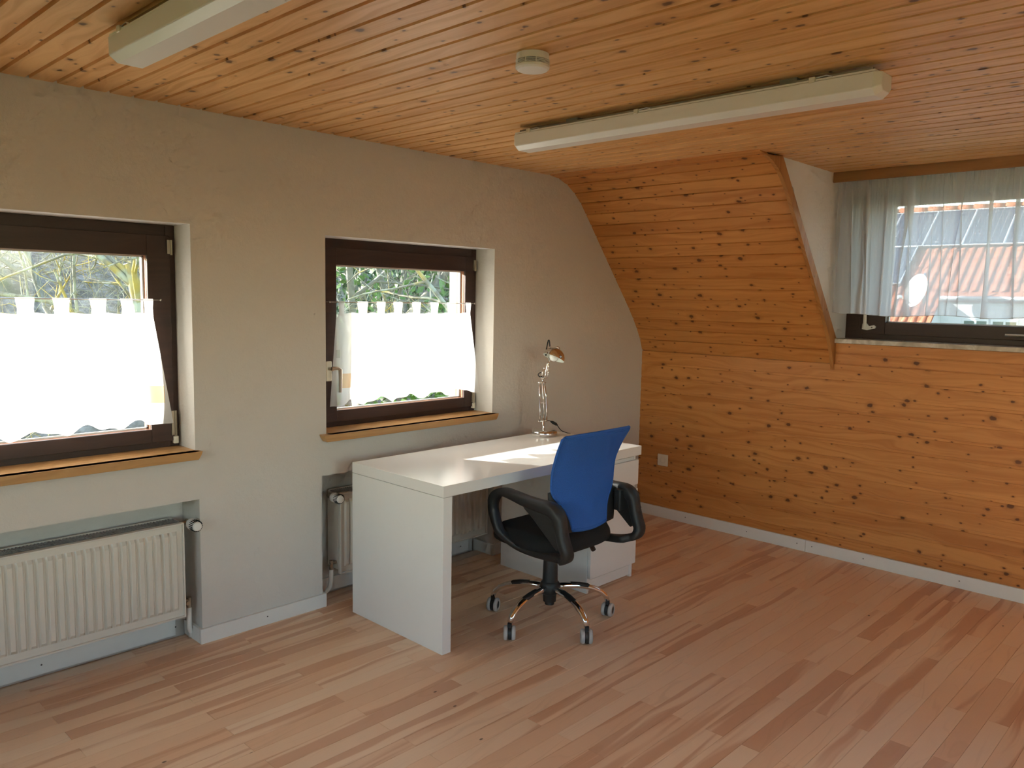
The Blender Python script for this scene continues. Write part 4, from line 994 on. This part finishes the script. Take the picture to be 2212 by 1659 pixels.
def tile_rank(c):
    d = Vector((c[0], c[1], rz_(c[0])))-CAM; zz = d.dot(fw); u_ = 1106+FPX*d.dot(rt)/zz; v_ = 829.5-FPX*d.dot(up)/zz
    vis = 1900 < u_ < 2230 and 420 < v_ < 715
    return (0 if vis else 1, zz)
cand.sort(key=tile_rank); others = MB()
for i, (x, y) in enumerate(cand):
    p = Vector((x, y, rz_(x)-.02))
    if i < 300:
        o = bpy.data.objects.new('tile', tme); C.objects.link(o); o.location = p + nv_*R.uniform(-.004, .004); o.parent = rf
    else: others.add([Vector(v.co)+p for v in tme.vertices], [list(q.vertices) for q in tme.polygons])
tag(others.build('tiles_beyond_view', 'roof_tile', rf, smooth=True), kind='stuff')
for k in range(int((HY1-HY0)/.4)):
    y = HY0+.4*k; MB().tube([(RX, y, rz_(RX)-.02), (RX, y+.42, rz_(RX)+.01)], .11, 8).build('ridge_tile', 'roof_tile', rf, smooth=True)
def panel(y, xt):
    a = Vector((xt, y, rz_(xt)))+nv_*.09; b = MB(); c = a-ev*PLn
    q = [c, c+Vector((0, PW, 0)), a+Vector((0, PW, 0)), a]; b.add(q+[v-nv_*.035 for v in q], [[0, 1, 2, 3], [7, 6, 5, 4], [0, 4, 5, 1], [1, 5, 6, 2], [2, 6, 7, 3], [3, 7, 4, 0]])
    o = b.build('solar_panel', 'solar_cells', hs, uvs=[(0, 0), (PW, 0), (PW, PLn), (0, PLn)]*2)
    fr = MB()
    for (p, r) in ((q[0], q[1]), (q[1], q[2]), (q[2], q[3]), (q[3], q[0])): fr.tube([p, r], .020, 4)
    fr.build('panel_frame', 'solar_frame', o)
for k in range(-6, 7): panel(2.28+k*(PW+.02), 24.0)
for k in range(2, 6): panel(2.28+k*(PW+.02)+.10, 24.0-PLn*ev.x-.02)
# satellite dish on a mast rising from the roof
dp = Vector((20.3, 3.55, 1.88))
ds = tag(empty('satellite_dish', (20.6, 3.5, rz_(20.6))), 'sunlit white satellite dish on the neighbouring roof', 'satellite dish')
dn = Vector((-.80, -.10, .12)).normalized(); dn = Vector((-.74, .58, .22)).normalized()
mt = Matrix.Translation(dp) @ dn.to_track_quat('Z', 'Y').to_matrix().to_4x4() @ Matrix.Scale(1.06, 4)
MB().lathe([(.001, 0), (.12, .006), (.24, .026), (.34, .055), (.40, .078), (.405, .076), (.34, .045), (.24, .016), (.12, -.006), (.001, -.012)], mt, 36).build('reflector', 'dish_white', ds, smooth=True)
MB().tube([(20.6, 3.5, rz_(20.6)-.05), (20.55, 3.5, 2.35)], .025, 8).build('mast', 'steel', ds, smooth=True)
MB().tube([dp-dn*.01, (20.55, 3.5, 1.86)], .04, 8).build('bracket', 'steel', ds)
lnb = dp + dn*.52 + Vector((0, 0, -.28))
MB().tube([dp+Vector((0, 0, -.40)), lnb], .018, 6).build('feed_arm', 'steel', ds)
MB().tube([lnb-dn*.06+Vector((0, 0, .02)), lnb+dn*.05+Vector((0, 0, -.01))], .04, 8).build('receiver', 'dish_white', ds)
